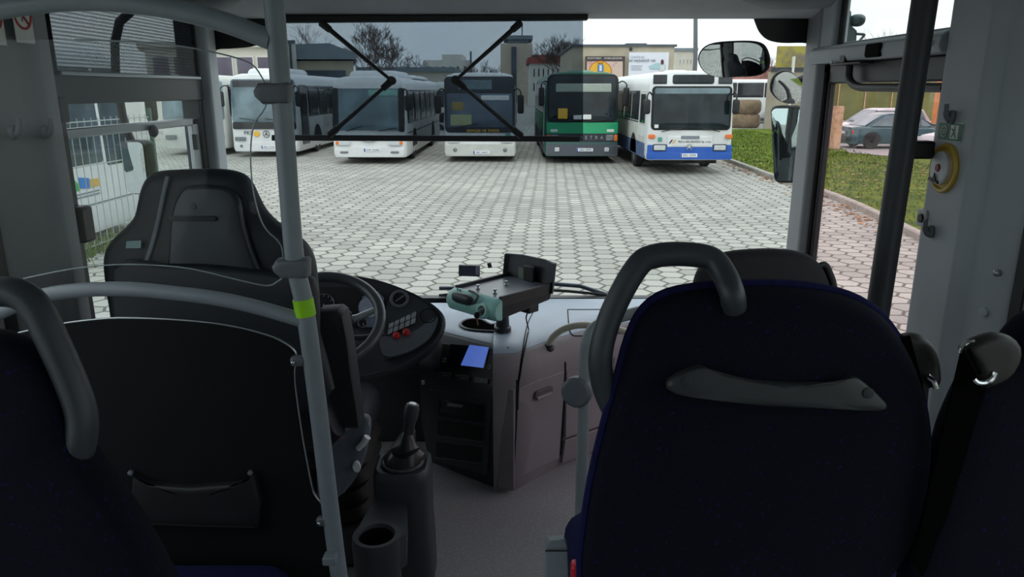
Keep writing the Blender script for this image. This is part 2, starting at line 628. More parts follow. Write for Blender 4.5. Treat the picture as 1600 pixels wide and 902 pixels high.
class Bus:
    def __init__(s, name, label, zb, zr, L=11.8, W=2.5, lean=0.10, body=None, group=None, corner=0.28):
        s.e = thing(name, label, 'bus', (0, 0, 0), group)
        s.zb, s.zr, s.L, s.W, s.lean = zb, zr, L, W, lean
        hw = W / 2
        prof = [(hw - 0.05, zb), (hw, zb + 0.12), (hw, 1.25), (hw - 0.03, zr - 0.5), (hw - 0.07, zr - 0.22), (hw - 0.16, zr - 0.08), (hw - 0.42, zr - 0.01), (0.0, zr + 0.01)]
        full = [(x, z) for x, z in prof] + [(-x, z) for x, z in reversed(prof[:-1])]
        rings = []
        for y, k, kz in ((0.0, 1 - corner, 0.0), (0.03, 1 - corner * 0.45, 0.02), (0.09, 1 - corner * 0.18, 0.04), (0.2, 1 - corner * 0.04, 0.05), (0.4, 1, 0.05), (L * 0.5, 1, 0.05), (L - 0.2, 1, 0.04), (L, 0.95, 0.0)):
            rg = []
            for x, z in full:
                zz = z if z < zr - 0.6 else z - (0.05 - kz)
                rg.append((math.copysign(max(0, abs(x) - (1 - k) * 0.5), x) if x else 0, y + (s.fy(z) if y < L * 0.4 else 0) * (1 - min(y, 1.2) / 1.2), zz))
            rings.append(rg)
        MB().loft(rings).build('body', body or m_white, s.e, angle=50)
        MB().b2(-hw + 0.3, hw - 0.3, 0.5, L - 0.4, 0.28, zb + 0.05).build('underbody', m_rubber, s.e)
    def fy(s, z):
        return s.lean * max(0.0, z - 1.0)
    def panel(s, name, m, x0, x1, z0, z1, r=0.05, d=0.03, parent=None, out=0.0, edge=None):
        o = [(x, s.fy(z) - out, z) for x, z in rrect(x1 - x0, z1 - z0, r, 4, (x0 + x1) / 2, (z0 + z1) / 2)]
        return MB().pillow(o, (0, -1, 0), d, edge if edge is not None else min(0.012, d / 2)).build(name, m, parent or s.e)
    def side(s, name, m, sd, y0, y1, z0, z1, r=0.05, d=0.03, parent=None):
        x = sd * (s.W / 2 - 0.004)
        tilt = lambda z: -sd * 0.018 * max(0, z - 1.25)
        o = [(x + tilt(z), y, z) for y, z in rrect(y1 - y0, z1 - z0, r, 4, (y0 + y1) / 2, (z0 + z1) / 2)]
        return MB().pillow(o, (sd, 0, 0), d, min(0.012, d / 2)).build(name, m, parent or s.e)
    def windows(s, sd, y0, y1, z0, z1, n, m=None, gap=0.06):
        w = (y1 - y0 - gap * (n - 1)) / n
        for i in range(n):
            s.side('side_window', m or m_sglass, sd, y0 + i * (w + gap), y0 + i * (w + gap) + w, z0, z1, 0.06)
    def wheels(s, ys=(2.6, 8.4), r=0.48, arch=True):
        for sd in (-1, 1):
            for y in ys:
                wheel(s.e, sd * (s.W / 2 - 0.02), y, r, sd)
                if arch:
                    pts = [(sd * (s.W / 2 - 0.006), y + 0.62 * math.cos(a), max(s.zb - 0.02, r + 0.62 * math.sin(a))) for a in [math.pi * k / 14 for k in range(15)]]
                    MB().prism(pts, (sd * 0.012, 0, 0)).build('wheel_arch', m_rubber, s.e)
    def plate(s, txt, x=0.0, z=0.5, out=0.05, w=0.52):
        p = s.panel('number_plate', m_plate, x - w / 2, x + w / 2, z - 0.055, z + 0.055, 0.01, 0.012, None, out)
        s.panel('country_band', m_plateb, x - w / 2 + 0.003, x - w / 2 + 0.045, z - 0.052, z + 0.052, 0.006, 0.012, p, out + 0.004)
        text('lettering', txt, m_ink, p, frame((x + 0.02, s.fy(z) - out - 0.0065, z), (1, 0, 0), (0, 0, 1)), 0.095, 0.001)
        return p
    def wiper(s, x0, z0, x1, z1, out=0.05):
        w = MB()
        w.tube([(x0, s.fy(z0) - out, z0), ((x0 + x1) / 2, s.fy((z0 + z1) / 2) - out - 0.01, (z0 + z1) / 2 + 0.01), (x1, s.fy(z1) - out, z1)], 0.014, 6)
        w.build('wiper', m_black, s.e)
    def lamp(s, name, m, x0, x1, z0, z1, out=0.03, r=0.03):
        return s.panel(name, m, x0, x1, z0, z1, r, 0.04, None, out)
    def mirror(s, sd, z=2.2, drop=0.55, reach=0.22, w=0.2, fwd=0.28):
        x = sd * (s.W / 2 - 0.08)
        top = Vector((x, 0.05, z + drop * 0.55))
        tip = Vector((x + sd * reach, -fwd, z + drop * 0.5))
        a = MB().tube(spline([top, top.lerp(tip, 0.5) + Vector((0, 0, 0.08)), tip, tip - Vector((0, 0, 0.12))], 4), 0.022, 8)
        ao = a.build('mirror_arm', m_black, s.e)
        o = [(tip.x + dx, tip.y, tip.z - 0.1 - drop / 2 + dz) for dx, dz in rrect(w, drop, 0.07)]
        MB().pillow(o, (0, -1, 0), 0.10, 0.04, 0.01).build('mirror_housing', m_black, ao)
    def roofbox(s, name, m, x0, x1, y0, y1, z0, z1):
        rings = []
        for z, k in ((z0, 0.0), ((z0 + z1) / 2, 0.02), (z1 - 0.03, 0.08), (z1, 0.16)):
            rings.append([(x, y, z) for x, y in rrect(x1 - x0 - 2 * k, y1 - y0 - 2 * k, 0.15, 4, (x0 + x1) / 2, (y0 + y1) / 2)])
        MB().loft(rings).build(name, m, s.e)
    def star(s, x, z, r, out, m):
        e = MB()
        y = s.fy(z) - out
        e.tube([(x + r * math.cos(a), y, z + r * math.sin(a)) for a in [2 * math.pi * k / 20 for k in range(20)]], r * 0.09, 6, True)
        for k in range(3):
            a = math.pi / 2 + k * 2 * math.pi / 3
            e.tube([(x, y, z), (x + r * math.cos(a), y, z + r * math.sin(a))], [r * 0.16, r * 0.03], 6)
        return e.build('emblem', m, s.e)
    def place(s, x, y, rz=0.0):
        s.e.location = (x, y, 0)
        s.e.rotation_euler = (0, 0, math.radians(rz))

# white bus with star emblem, behind the grab pole
b = Bus('parked_bus', 'white bus with yellow dot and star emblem, parked beside the workshop', 0.2, 3.0, body=m_white)
b.panel('windscreen', m_bglass2, -1.17, 1.17, 1.25, 2.80, 0.12, 0.03)
b.panel('destination_display', m_sglass, -1.1, 1.1, 2.52, 2.76, 0.06, 0.03, None, 0.012)
b.panel('black_band', m_black, -1.17, 1.17, 1.02, 1.28, 0.05, 0.03, None, 0.006)
b.panel('bumper', m_white, -1.16, 1.16, 0.22, 0.52, 0.06, 0.06, None, 0.01)
for sx in (-1, 1):
    hl = b.lamp('headlight', m_lampd, sx * 0.92 - 0.2, sx * 0.92 + 0.2, 0.60, 0.74)
    b.lamp('fog_light', m_lampd, sx * 0.9 - 0.05, sx * 0.9 + 0.05, 0.36, 0.46, 0.045)
    b.mirror(sx)
b.star(0.05, 0.84, 0.12, 0.03, m_ink)
b.panel('yellow_emblem', m_yellow, -0.42, -0.2, 0.74, 0.96, 0.11, 0.02, None, 0.015)
text('lettering', 'PKS', m_ink, b.e, frame((-0.62, b.fy(0.86) - 0.018, 0.88), (1, 0, 0), (0, 0, 1)), 0.2, 0.002)
b.plate('SRC 77AE', 0.1, 0.37, 0.05)
b.wiper(-0.2, 1.3, -0.9, 1.42); b.wiper(0.6, 1.3, 0.05, 1.4)
for sd in (-1, 1):
    b.windows(sd, 1.6, 11.3, 1.42, 2.58, 6)
    b.side('waist_panel', m_offw, sd, 3.8, 11.5, 0.95, 1.38, 0.05, 0.02)
b.side('entrance_door', m_sglass, 1, 0.45, 1.5, 0.42, 2.6, 0.06)
b.wheels((2.75, 8.6))
b.roofbox('air_conditioner', m_white, -0.8, 0.8, 0.9, 3.6, 2.98, 3.2)
b.place(-9.13, 27.9)

# white bus with black corner posts, large single windscreen
b = Bus('parked_bus', 'white bus with greenish windscreen and black corner pillars, between the two other white buses', 0.22, 2.85, body=m_white, lean=0.16, corner=0.36)
b.panel('windscreen', m_bglass2, -1.05, 1.05, 1.12, 2.48, 0.1, 0.03)
b.panel('roof_visor', m_white, -1.1, 1.1, 2.46, 2.66, 0.1, 0.05)
b.panel('destination_display', mat('display_green', (120, 166, 156), 0.3), 0.0, 0.98, 2.22, 2.42, 0.03, 0.03, None, 0.012)
for sx in (-1, 1):
    b.panel('corner_pillar', m_black, sx * 1.1 - 0.1, sx * 1.1 + 0.1, 1.06, 2.48, 0.06, 0.05)
    b.lamp('headlight', m_lamp, sx * 0.88 - 0.24, sx * 0.88 + 0.24, 0.62, 0.78)
    b.lamp('indicator', m_orange, sx * 1.07 - 0.05, sx * 1.07 + 0.05, 0.64, 0.76, 0.045)
    b.lamp('fog_light', m_lampd, sx * 0.85 - 0.14, sx * 0.85 + 0.14, 0.36, 0.43, 0.05)
    b.mirror(sx, 2.1, 0.5, 0.2)
b.panel('bumper', m_white, -1.16, 1.16, 0.24, 0.56, 0.08, 0.07, None, 0.01)
b.panel('bonnet_line', m_grey, -0.62, 0.62, 0.79, 0.81, 0.009, 0.02, None, 0.01)
MB().tube([(0.26 * math.cos(a), -0.035, 0.82 + 0.09 * math.sin(a)) for a in [math.pi + math.pi * k / 12 for k in range(13)]], 0.02, 6).build('emblem', m_alum, b.e)
b.plate('WPI 3658G', 0.1, 0.47, 0.055, 0.56)
b.wiper(-0.75, 1.08, -0.2, 1.26); b.wiper(0.35, 1.08, 0.95, 1.2)
for sd in (-1, 1):
    b.windows(sd, 0.5, 11.3, 1.3, 2.42, 6)
    b.side('waist_line', m_grey, sd, 0.5, 11.4, 0.98, 1.02, 0.01, 0.02)
b.wheels((2.2, 8.6))
b.roofbox('air_conditioner', m_white, -0.85, 0.85, 1.3, 4.5, 2.84, 3.06)
b.roofbox('roof_fairing', m_white, -1.0, 1.0, 4.7, 9.5, 2.84, 2.98)
b.place(-4.78, 25.2)

# white bus with dark front top
b = Bus('parked_bus', 'white bus with dark windscreen surround seen square on, beside the green coach', 0.2, 2.98, body=m_white, lean=0.05, corner=0.2)
b.panel('front_surround', m_dgrey, -1.2, 1.2, 1.0, 2.86, 0.16, 0.03)
b.panel('windscreen', mat('windscreen_blue_grey', (84, 98, 112), 0.1, var=0.25, scale=1.2), -1.12, 1.12, 1.18, 2.3, 0.06, 0.03, None, 0.014)
b.panel('destination_display', m_bglass2, -0.72, 0.42, 2.42, 2.74, 0.04, 0.03, None, 0.014)
b.panel('sun_blind', m_card, 0.05, 1.0, 2.08, 2.24, 0.02, 0.02, None, 0.026)
b.panel('route_board', mat('route_board_pale', (150, 158, 120), 0.5), -1.0, -0.28, 1.24, 1.6, 0.02, 0.02, None, 0.026)
b.panel('yellow_sticker', mat('sticker_ochre', (140, 124, 70), 0.5), -0.95, -0.55, 1.74, 2.02, 0.03, 0.02, None, 0.026)
text('lettering', 'zawsze na trasie', m_yellow, b.e, frame((0.1, b.fy(1.08) - 0.02, 1.08), (1, 0, 0), (0, 0, 1)), 0.17, 0.002)
b.panel('bumper', m_offw, -1.2, 1.2, 0.22, 0.62, 0.05, 0.06, None, 0.01)
for sx in (-1, 1):
    b.lamp('headlight', m_lamp, sx * 0.92 - 0.2, sx * 0.92 + 0.2, 0.66, 0.86)
    fl = MB().lathe([(0.07, 0), (0.075, 0.02), (0.05, 0.03), (0.0, 0.03)], (sx * 0.86, -0.03, 0.42), (0, -1, 0), 16)
    fl.build('fog_light', m_lampd, b.e)
    b.mirror(sx, 2.05, 0.62, 0.22, 0.22)
b.panel('green_badge', m_cardg, 0.88, 1.04, 0.84, 0.98, 0.03, 0.02, None, 0.012)
b.plate('SRC 4AK7', 0.05, 0.33, 0.05, 0.56)
b.wiper(-0.9, 1.14, -0.1, 1.3)
for sd in (-1, 1):
    b.windows(sd, 0.5, 11.3, 1.3, 2.5, 6)
b.wheels((2.7, 8.6))
b.place(-1.1, 25.9)

# green coach
b = Bus('parked_coach', 'green coach with a grey bumper and wide windscreen', 0.24, 3.0, body=m_greend, lean=0.10, corner=0.24)
b.panel('windscreen_rubber', m_rubber, -1.19, 1.19, 1.36, 2.92, 0.2, 0.04)
ws = b.panel('windscreen', m_bglass, -1.13, 1.13, 1.42, 2.86, 0.17, 0.03, None, 0.016)
b.panel('sun_blind', mat('blind_pale', (150, 160, 150), 0.6), -0.9, 0.95, 2.35, 2.62, 0.03, 0.02, ws, 0.026)
b.panel('yellow_sign', m_yellow, -0.82, -0.5, 1.48, 1.82, 0.02, 0.02, ws, 0.026)
b.panel('paper_note', m_card, -0.3, -0.02, 1.46, 1.6, 0.02, 0.02, ws, 0.026)
b.panel('paper_note', m_card, 0.02, 0.3, 1.46, 1.62, 0.02, 0.02, ws, 0.026)
b.panel('green_front', m_green, -1.2, 1.2, 1.0, 1.36, 0.04, 0.05)
b.panel('grille_strip', m_dgrey, -1.2, 1.2, 0.72, 1.0, 0.04, 0.05)
b.panel('lower_strip', mat('bus_green_grey', (66, 96, 96), 0.5), -1.2, 1.2, 0.62, 0.73, 0.03, 0.05)
b.panel('bumper', m_grey, -1.22, 1.22, 0.26, 0.63, 0.06, 0.09, None, 0.01)
text('lettering', 'SETRA', m_alum, b.e, frame((0.33, -0.032, 0.86), (1, 0, 0), (0, 0, 1)), 0.16, 0.006, 2.0)
for sx in (-1, 1):
    b.lamp('headlight', m_lampd, sx * 0.93 - 0.13, sx * 0.93 + 0.13, 0.76, 0.96, 0.03)
    b.lamp('indicator', m_orange, sx * 1.13 - 0.06, sx * 1.13 + 0.06, 0.75, 0.96, 0.03)
    b.lamp('fog_light', m_lamp, sx * 0.84 - 0.08, sx * 0.84 + 0.08, 0.40, 0.54, 0.06)
    b.panel('paper_sticker', m_card, sx * 0.95 - 0.12, sx * 0.95 + 0.12, 1.05, 1.14, 0.01, 0.01, None, 0.026)
    b.mirror(sx, 2.3, 0.6, 0.22, 0.2)
b.plate('SRX 35FK', 0.1, 0.46, 0.07, 0.56)
b.wiper(0.1, 1.38, 0.72, 1.44); b.wiper(-0.8, 1.38, -0.1, 1.44)
for sd in (-1, 1):
    b.windows(sd, 1.5, 11.3, 1.62, 2.66, 6)
    b.side('entrance_door', m_sglass, sd, 0.4, 1.35, 0.6, 2.6, 0.06)
    b.side('side_panel', m_green, sd, 1.5, 11.4, 0.9, 1.55, 0.04, 0.02)
    b.side('lower_panel', m_grey, sd, 0.4, 11.4, 0.3, 0.88, 0.04, 0.015)
b.wheels((2.7, 8.7))
b.roofbox('roof_hatch', m_greend, -0.5, 0.5, 1.2, 2.4, 2.99, 3.08)
b.place(2.36, 25.4)

# white and blue bus
b = Bus('parked_bus', 'white bus with blue bumper and dark display panels above the windscreen', 0.42, 2.94, body=m_white, lean=0.055, corner=0.16)
b.panel('windscreen_rubber', m_rubber, -1.16, 1.16, 1.28, 2.52, 0.12, 0.03)
ws = b.panel('windscreen', m_bglass, -1.11, 1.11, 1.32, 2.48, 0.1, 0.03, None, 0.012)
b.panel('tinted_strip', m_bglass2, -1.08, 1.08, 2.3, 2.46, 0.05, 0.02, ws, 0.022)
b.panel('paper_note', m_card, -1.06, -0.94, 1.34, 1.44, 0.01, 0.02, ws, 0.024)
b.panel('display_panel', m_sglass, -1.14, -0.74, 2.58, 2.84, 0.02, 0.03)
b.panel('display_panel', m_bglass, -0.58, 0.62, 2.58, 2.84, 0.06, 0.03)
b.panel('display_panel', m_sglass, 0.74, 1.14, 2.58, 2.84, 0.02, 0.03)
b.panel('blue_front', m_blue, -1.24, 1.24, 0.62, 0.86, 0.03, 0.03, None, 0.004)
b.panel('bumper', m_blue, -1.25, 1.25, 0.44, 0.66, 0.05, 0.09, None, 0.01)
b.panel('lettered_panel', m_white, -0.66, 0.66, 0.80, 1.12, 0.01, 0.03, None, 0.012)
b.panel('vent_grille', m_inkg, -0.27, 0.27, 1.03, 1.12, 0.01, 0.02, None, 0.028)
text('lettering', 'PKS w RACIBORZU Sp. z o.o.', m_ink, b.e, frame((0.14, -0.03, 0.95), (1, 0, 0), (0, 0, 1)), 0.078, 0.002)
for k, mm in ((0, m_ink), (1, m_logoy)):
    MB().prism([(-0.62 + k * 0.09, -0.032, 0.90), (-0.575 + k * 0.09, -0.032, 0.90), (-0.5 + k * 0.09, -0.032, 1.01), (-0.545 + k * 0.09, -0.032, 1.01)], (0, 0.008, 0)).build('logo_stroke', mm, b.e)
b.star(-0.02, 0.79, 0.085, 0.055, m_chrome)
for sx in (-1, 1):
    hb = b.lamp('headlight', m_dgrey, sx * 0.88 - 0.2, sx * 0.88 + 0.2, 0.68, 0.88, 0.02)
    hg = b.panel('lamp_glass', m_lamp, sx * 0.88 - 0.17, sx * 0.88 + 0.17, 0.71, 0.85, 0.02, 0.03, hb, 0.04)
    b.lamp('indicator', m_orange, sx * 1.13 - 0.1, sx * 1.13 + 0.1, 1.04, 1.16, 0.02)
    b.mirror(sx, 2.05, 0.42, 0.18 if sx < 0 else 0.02, 0.2)
b.panel('green_badge', m_cardg, -0.94, -0.82, 0.96, 1.08, 0.01, 0.02, None, 0.016)
b.plate('SRC 42FK', -0.02, 0.56, 0.06, 0.5)
b.wiper(-0.85, 1.24, -0.25, 1.34); b.wiper(0.85, 1.24, 0.35, 1.33)
for sd in (-1, 1):
    b.windows(sd, 1.7, 11.3, 1.5, 2.4, 6)
    b.side('entrance_door', m_offw, sd, 0.45, 1.55, 0.5, 2.4, 0.04, 0.02)
    b.side('door_glass', m_sglass, sd, 0.55, 1.45, 1.45, 2.3, 0.05, 0.035)
    b.side('white_panel', m_offw, sd, 1.7, 11.4, 0.92, 1.42, 0.03, 0.02)
    b.side('skirt', m_blued, sd, 0.4, 11.4, 0.44, 0.88, 0.03, 0.02)
    b.side('waist_line', m_ink, sd, 1.7, 11.4, 1.44, 1.47, 0.01, 0.024)
b.wheels((2.5, 8.5), 0.47)
b.roofbox('roof_hatch', m_white, -0.4, 0.4, 2.0, 3.0, 2.94, 3.02)
b.place(5.2, 22.0)

# small bus far between the white one and the coach
b = Bus('parked_bus', 'small distant white bus seen between the dark-fronted bus and green coach', 0.3, 2.9, 9.0, 2.4, body=m_offw)
b.panel('windscreen', m_bglass, -1.1, 1.1, 1.2, 2.6, 0.1)
for sx in (-1, 1):
    b.lamp('headlight', m_lamp, sx * 0.85 - 0.2, sx * 0.85 + 0.2, 0.6, 0.76)
    b.windows(sx, 0.5, 8.6, 1.4, 2.4, 5)
b.wheels((2.3, 6.6), 0.46)
b.place(-1.6, 47.0, 62)

# coach beyond the concrete rings
b = Bus('parked_coach', 'white coach with dark side windows, broadside beyond the concrete rings', 0.3, 3.2, 11.0, 2.5, body=m_white)
b.panel('windscreen', m_bglass, -1.1, 1.1, 1.3, 2.8, 0.1)
for sx in (-1, 1):
    b.lamp('headlight', m_lamp, sx * 0.85 - 0.2, sx * 0.85 + 0.2, 0.6, 0.76)
    b.windows(sx, 0.6, 10.6, 1.9, 2.95, 5)
b.wheels((2.4, 8.0))
b.place(23.3, 58.0, 90)

# bus at the far edge, cut by the corner post
b = Bus('parked_bus', 'white bus half hidden behind the driver side windscreen post', 0.25, 2.98, body=m_offw)
b.panel('windscreen', m_bglass2, -1.15, 1.15, 1.3, 2.75, 0.12)
for sx in (-1, 1):
    b.lamp('headlight', m_lampd, sx * 0.9 - 0.2, sx * 0.9 + 0.2, 0.6, 0.76)
    b.windows(sx, 0.5, 11.3, 1.42, 2.62, 6)
    b.side('waist_line', m_grey, sx, 0.5, 11.4, 1.08, 1.12, 0.01, 0.02)
b.wheels()
b.place(-12.1, 28.8, 3)

m_cwin = mat('coach_window', (62, 74, 82), 0.1, var=0.4, scale=0.9)
# coach alongside, seen through the driver's window: its flank with the three-coloured logo
b = Bus('parked_coach', 'white coach with green blue and ochre logo, standing behind the wire fence', 0.17, 3.1, 10.0, 2.5, body=m_white, lean=0.22)
b.panel('windscreen', m_bglass2, -1.12, 1.12, 1.35, 2.9, 0.15)
for sx in (-1, 1):
    b.lamp('headlight', m_lamp, sx * 0.9 - 0.2, sx * 0.9 + 0.2, 0.6, 0.76)
    b.windows(sx, 1.35, 9.4, 1.27, 2.75, 4, m_cwin)
    b.side('waist_line', m_grey, sx, 0.5, 9.6, 0.62, 0.65, 0.01, 0.02)
    b.mirror(sx, 2.2, 0.5, 0.2)
b.side('driver_window', m_cwin, -1, 0.45, 1.25, 1.2, 2.75, 0.06)
b.wheels((3.5, 8.0))
xs = -1.25
def flank(pts, m, nm):
    MB().prism([(xs - 0.001, y, z) for y, z in pts], (-0.012, 0, 0)).build(nm, m, b.e)
flank([(2.42, 0.90), (2.14, 0.90), (2.14, 0.98), (2.27, 1.09), (2.42, 1.03)], m_logog, 'logo_hill')
flank([(2.12, 0.93), (1.87, 0.90), (1.85, 1.06), (2.13, 1.10)], m_logob, 'logo_water')
flank([(1.83, 0.91), (1.56, 0.91), (1.60, 1.03), (1.82, 1.04)], m_logoy, 'logo_field')
for k in range(2):
    flank([(2.35, 0.83 - 0.05 * k), (1.6, 0.83 - 0.05 * k), (1.6, 0.85 - 0.05 * k), (2.35, 0.85 - 0.05 * k)], m_inkg, 'logo_line')
b.place(-7.95, 13.6, 180)

m_wire = mat('galvanised_wire', (176, 182, 180), 0.45, 0.5)
fw = thing('wire_fence', 'galvanised wire panel fence between the yard and the coach with the logo', 'fence', (-6.4, 9.5, 0))
wm = MB()
for k in range(39):
    yy = 6.2 + k * 0.19
    wm.box((-6.4, yy, 1.02), (0.009, 0.009, 1.96))
for zz in (0.1, 0.7, 1.3, 1.95):
    wm.box((-6.4, 9.75, zz), (0.016, 7.2, 0.016))
wm.build('wire_mesh', m_wire, fw, smooth=False)
for yy in (6.15, 8.9, 13.4):
    MB().b2(-6.43, -6.37, yy - 0.03, yy + 0.03, 0, 2.1).build('post', m_post0, fw)
random.seed(9)
vs, fs = [], []
for k in range(1600):
    y = random.uniform(6.5, 14); x = -6.4 + random.gauss(0, 0.13); h = random.uniform(0.06, 0.28); a = random.random() * 6.28; w = 0.012
    o = len(vs)
    vs += [(x - w * math.cos(a), y - w * math.sin(a), 0), (x + w * math.cos(a), y + w * math.sin(a), 0), (x + random.uniform(-.08, .08), y + random.uniform(-.08, .08), h)]
    fs.append((o, o + 1, o + 2))
me = bpy.data.meshes.new('weeds')
me.from_pydata(vs, [], fs)
me.materials.append(m_blade)
wo = bpy.data.objects.new('weeds', me)
COL.objects.link(wo)
tag(wo, 'low weeds growing along the foot of the wire fence', 'weeds', kind='stuff')

# ------------------------------------------------------------------ cars
def car(name, label, paint, L, H, W, loc, rz, wag=False, rearlamp=True, r=0.31, group=None):
    """car with its nose along +x, built from sections along its length"""
    e = thing(name, label, 'car', (0, 0, 0), group)
    h = L / 2
    zs = 0.2
    belt = H * 0.62
    # lower body: (x, top z, half width)
    S = [(-h, 0.62 * belt + 0.1, W * 0.42), (-h + 0.04, belt * 0.97, W * 0.46), (-h + 0.5, belt + 0.02, W * 0.495), (-h + 1.1, belt + 0.01, W * 0.5), (0, belt, W * 0.5), (h - 1.35, belt - 0.02, W * 0.5), (h - 0.7, belt - 0.10, W * 0.49), (h - 0.12, belt - 0.2, W * 0.45), (h, belt - 0.36, W * 0.41)]
    if wag:
        S[1] = (-h + 0.04, belt, W * 0.47)
    rings = []
    for x, zt, w in S:
        ring = [(-w * 0.92, zs), (-w, zs + 0.12), (-w, zt * 0.62), (-w * 0.97, zt - 0.07), (-w * 0.88, zt), (0, zt + 0.015)]
        ring = ring + [(-a, c) for a, c in reversed(ring[:-1])]
        rings.append([(x, a, c) for a, c in ring])
    MB().loft(rings).build('body', paint, e, angle=40)
    # greenhouse
    if wag:
        G = [(-h + 0.12, belt, 0.45), (-h + 0.42, H - 0.06, 0.36), (-h + 0.9, H, 0.375), (h - 2.1, H, 0.38), (h - 1.75, H - 0.05, 0.375), (h - 1.05, belt - 0.03, 0.45)]
    else:
        G = [(-h + 0.55, belt, 0.44), (-h + 1.25, H - 0.06, 0.36), (-h + 1.55, H, 0.375), (h - 2.25, H, 0.38), (h - 1.95, H - 0.05, 0.375), (h - 1.2, belt - 0.02, 0.45)]
    top = MB()
    rg = []
    for x, z, k in G:
        w = W * k
        rg.append([(x, -W * 0.455, belt - 0.08), (x, -W * 0.455 + (W * 0.455 - w) * (z - belt) / max(H - belt, 0.01), z - 0.03), (x, -w + 0.1, z), (x, w - 0.1, z), (x, W * 0.455 - (W * 0.455 - w) * (z - belt) / max(H - belt, 0.01), z - 0.03), (x, W * 0.455, belt - 0.08)])
    top.loft(rg)
    top.build('roof', paint, e, angle=30)
    xr0, xr1 = G[1][0], G[-2][0]
    for sd in (-1, 1):
        yb, yt = sd * W * 0.459, sd * W * 0.386
        def q(x, f):
            return (x, yb + (yt - yb) * f, belt + 0.03 + (H - belt - 0.13) * f)
        cuts = [(G[0][0] + 0.22, xr0 + 0.12, -h + L * 0.40, -h + L * 0.40), (-h + L * 0.41, -h + L * 0.41, h - L * 0.40, h - L * 0.40), (h - L * 0.39, h - L * 0.39, G[-1][0] - 0.2, xr1 - 0.02)]
        for a0, a1, b0, b1 in cuts:
            pts = [q(a0, 0), q(b0, 0), q(b1, 1), q(a1, 1)]
            MB().prism(pts, (0, sd * 0.012, 0)).build('side_window', m_bglass2, e)
        for xw in (-h + 0.85, h - 0.9):
            wheel(e, sd * 0 + xw, sd * (W / 2 - 0.01), r, sd, 0.2) if False else None
            t = MB().lathe([(r * 0.6, -0.1), (r * 0.93, -0.1), (r, -0.06), (r, 0.06), (r * 0.93, 0.1), (r * 0.6, 0.1)], (xw, sd * (W / 2 - 0.09), r), (0, sd, 0), 26).build('wheel', m_tyre, e)
            MB().lathe([(r * 0.62, 0.06), (r * 0.58, 0.09), (r * 0.3, 0.05), (r * 0.2, 0.1), (0, 0.1)], (xw, sd * (W / 2 - 0.09), r), (0, sd, 0), 20).build('hub', m_hub, t)
            pts = [(xw + (r + 0.07) * math.cos(a), sd * (W / 2 - 0.004), max(zs, r + (r + 0.07) * math.sin(a))) for a in [math.pi * k / 12 for k in range(13)]]
            MB().prism(pts, (0, sd * 0.008, 0)).build('wheel_arch', m_rubber, e)
        lm = MB().pillow([(-h + 0.06 + (0.04 if k[0] > 0 else 0), sd * W * 0.4 + k[0], belt * 0.78 + k[1]) for k in rrect(0.3, 0.16, 0.03)], (-1, sd * 0.5, 0), 0.07, 0.02)
        lm.build('tail_lamp', m_red, e)
        MB().pillow([(h - 0.07, sd * W * 0.36 + k[0], belt * 0.66 + k[1]) for k in rrect(0.36, 0.13, 0.03)], (1, sd * 0.3, 0), 0.06, 0.02).build('headlamp', m_lamp, e)
        MB().pillow([(h - 1.35, sd * (W / 2 + 0.06) + k[0], belt + 0.08 + k[1]) for k in rrect(0.16, 0.12, 0.04)], (1, 0, 0), 0.08, 0.03).build('door_mirror', paint, e)
        MB().b2(-0.3, -0.14, sd * W / 2 - 0.01, sd * W / 2 + 0.012, belt - 0.13, belt - 0.10).build('door_handle', m_black, e)
    # front and rear screens
    for (x0, z0, x1, z1, k0, k1) in ((G[0][0], G[0][1] + 0.03, G[1][0], G[1][1] - 0.03, 0.42, 0.345), (G[-1][0], G[-1][1] + 0.04, G[-2][0], G[-2][1] - 0.02, 0.42, 0.36)):
        sgn = -1 if x0 < 0 else 1
        pts = [(x0, -W * k0, z0), (x0, W * k0, z0), (x1, W * k1, z1), (x1, -W * k1, z1)]
        MB().prism(pts, (sgn * 0.012, 0, 0.012)).build('screen', m_bglass2, e)
    MB().pillow([(-h - 0.0, k[0], 0.42 + k[1]) for k in rrect(W * 0.86, 0.2, 0.08)], (1, 0, 0), 0.12, 0.04).build('bumper', m_dgrey, e)
    MB().pillow([(h - 0.02, k[0], 0.40 + k[1]) for k in rrect(W * 0.84, 0.2, 0.08)], (1, 0, 0), 0.12, 0.04).build('bumper', m_dgrey, e)
    p = MB().b2(-h - 0.02, -h + 0.01, -0.26, 0.26, belt * 0.72 - 0.055, belt * 0.72 + 0.055).build('number_plate', m_plate, e)
    e.location = loc
    e.rotation_euler = (0, 0, math.radians(rz))
    return e

m_teal = mat('car_paint_teal', (44, 84, 92), 0.25, 0.2, var=0.05, coat=0.5)
m_silver = mat('car_paint_silver', (176, 176, 184), 0.3, 0.3, var=0.03, coat=0.4)
m_lsilver = mat('car_paint_pale', (200, 196, 202), 0.3, 0.2, var=0.03, coat=0.4)
m_cgrey = mat('car_paint_grey', (140, 146, 152), 0.3, 0.2, var=0.03, coat=0.4)
car('parked_car', 'dark teal saloon parked broadside beyond the lawn', m_teal, 4.6, 1.42, 1.75, (16.0, 31.3, 0.1), 0)
car('parked_car', 'pale car parked just behind the teal saloon', m_lsilver, 4.3, 1.52, 1.72, (16.7, 34.6, 0.1), 183, True)
car('parked_car', 'silver car beside the orange post, nearer than the teal saloon', m_silver, 4.3, 1.5, 1.72, (17.0, 26.9, 0.1), 180, True)
car('parked_car', 'grey car in front of the distant coach, beside the concrete rings', m_cgrey, 4.3, 1.75, 1.75, (19.75, 53.0, 0.02), 180, True)

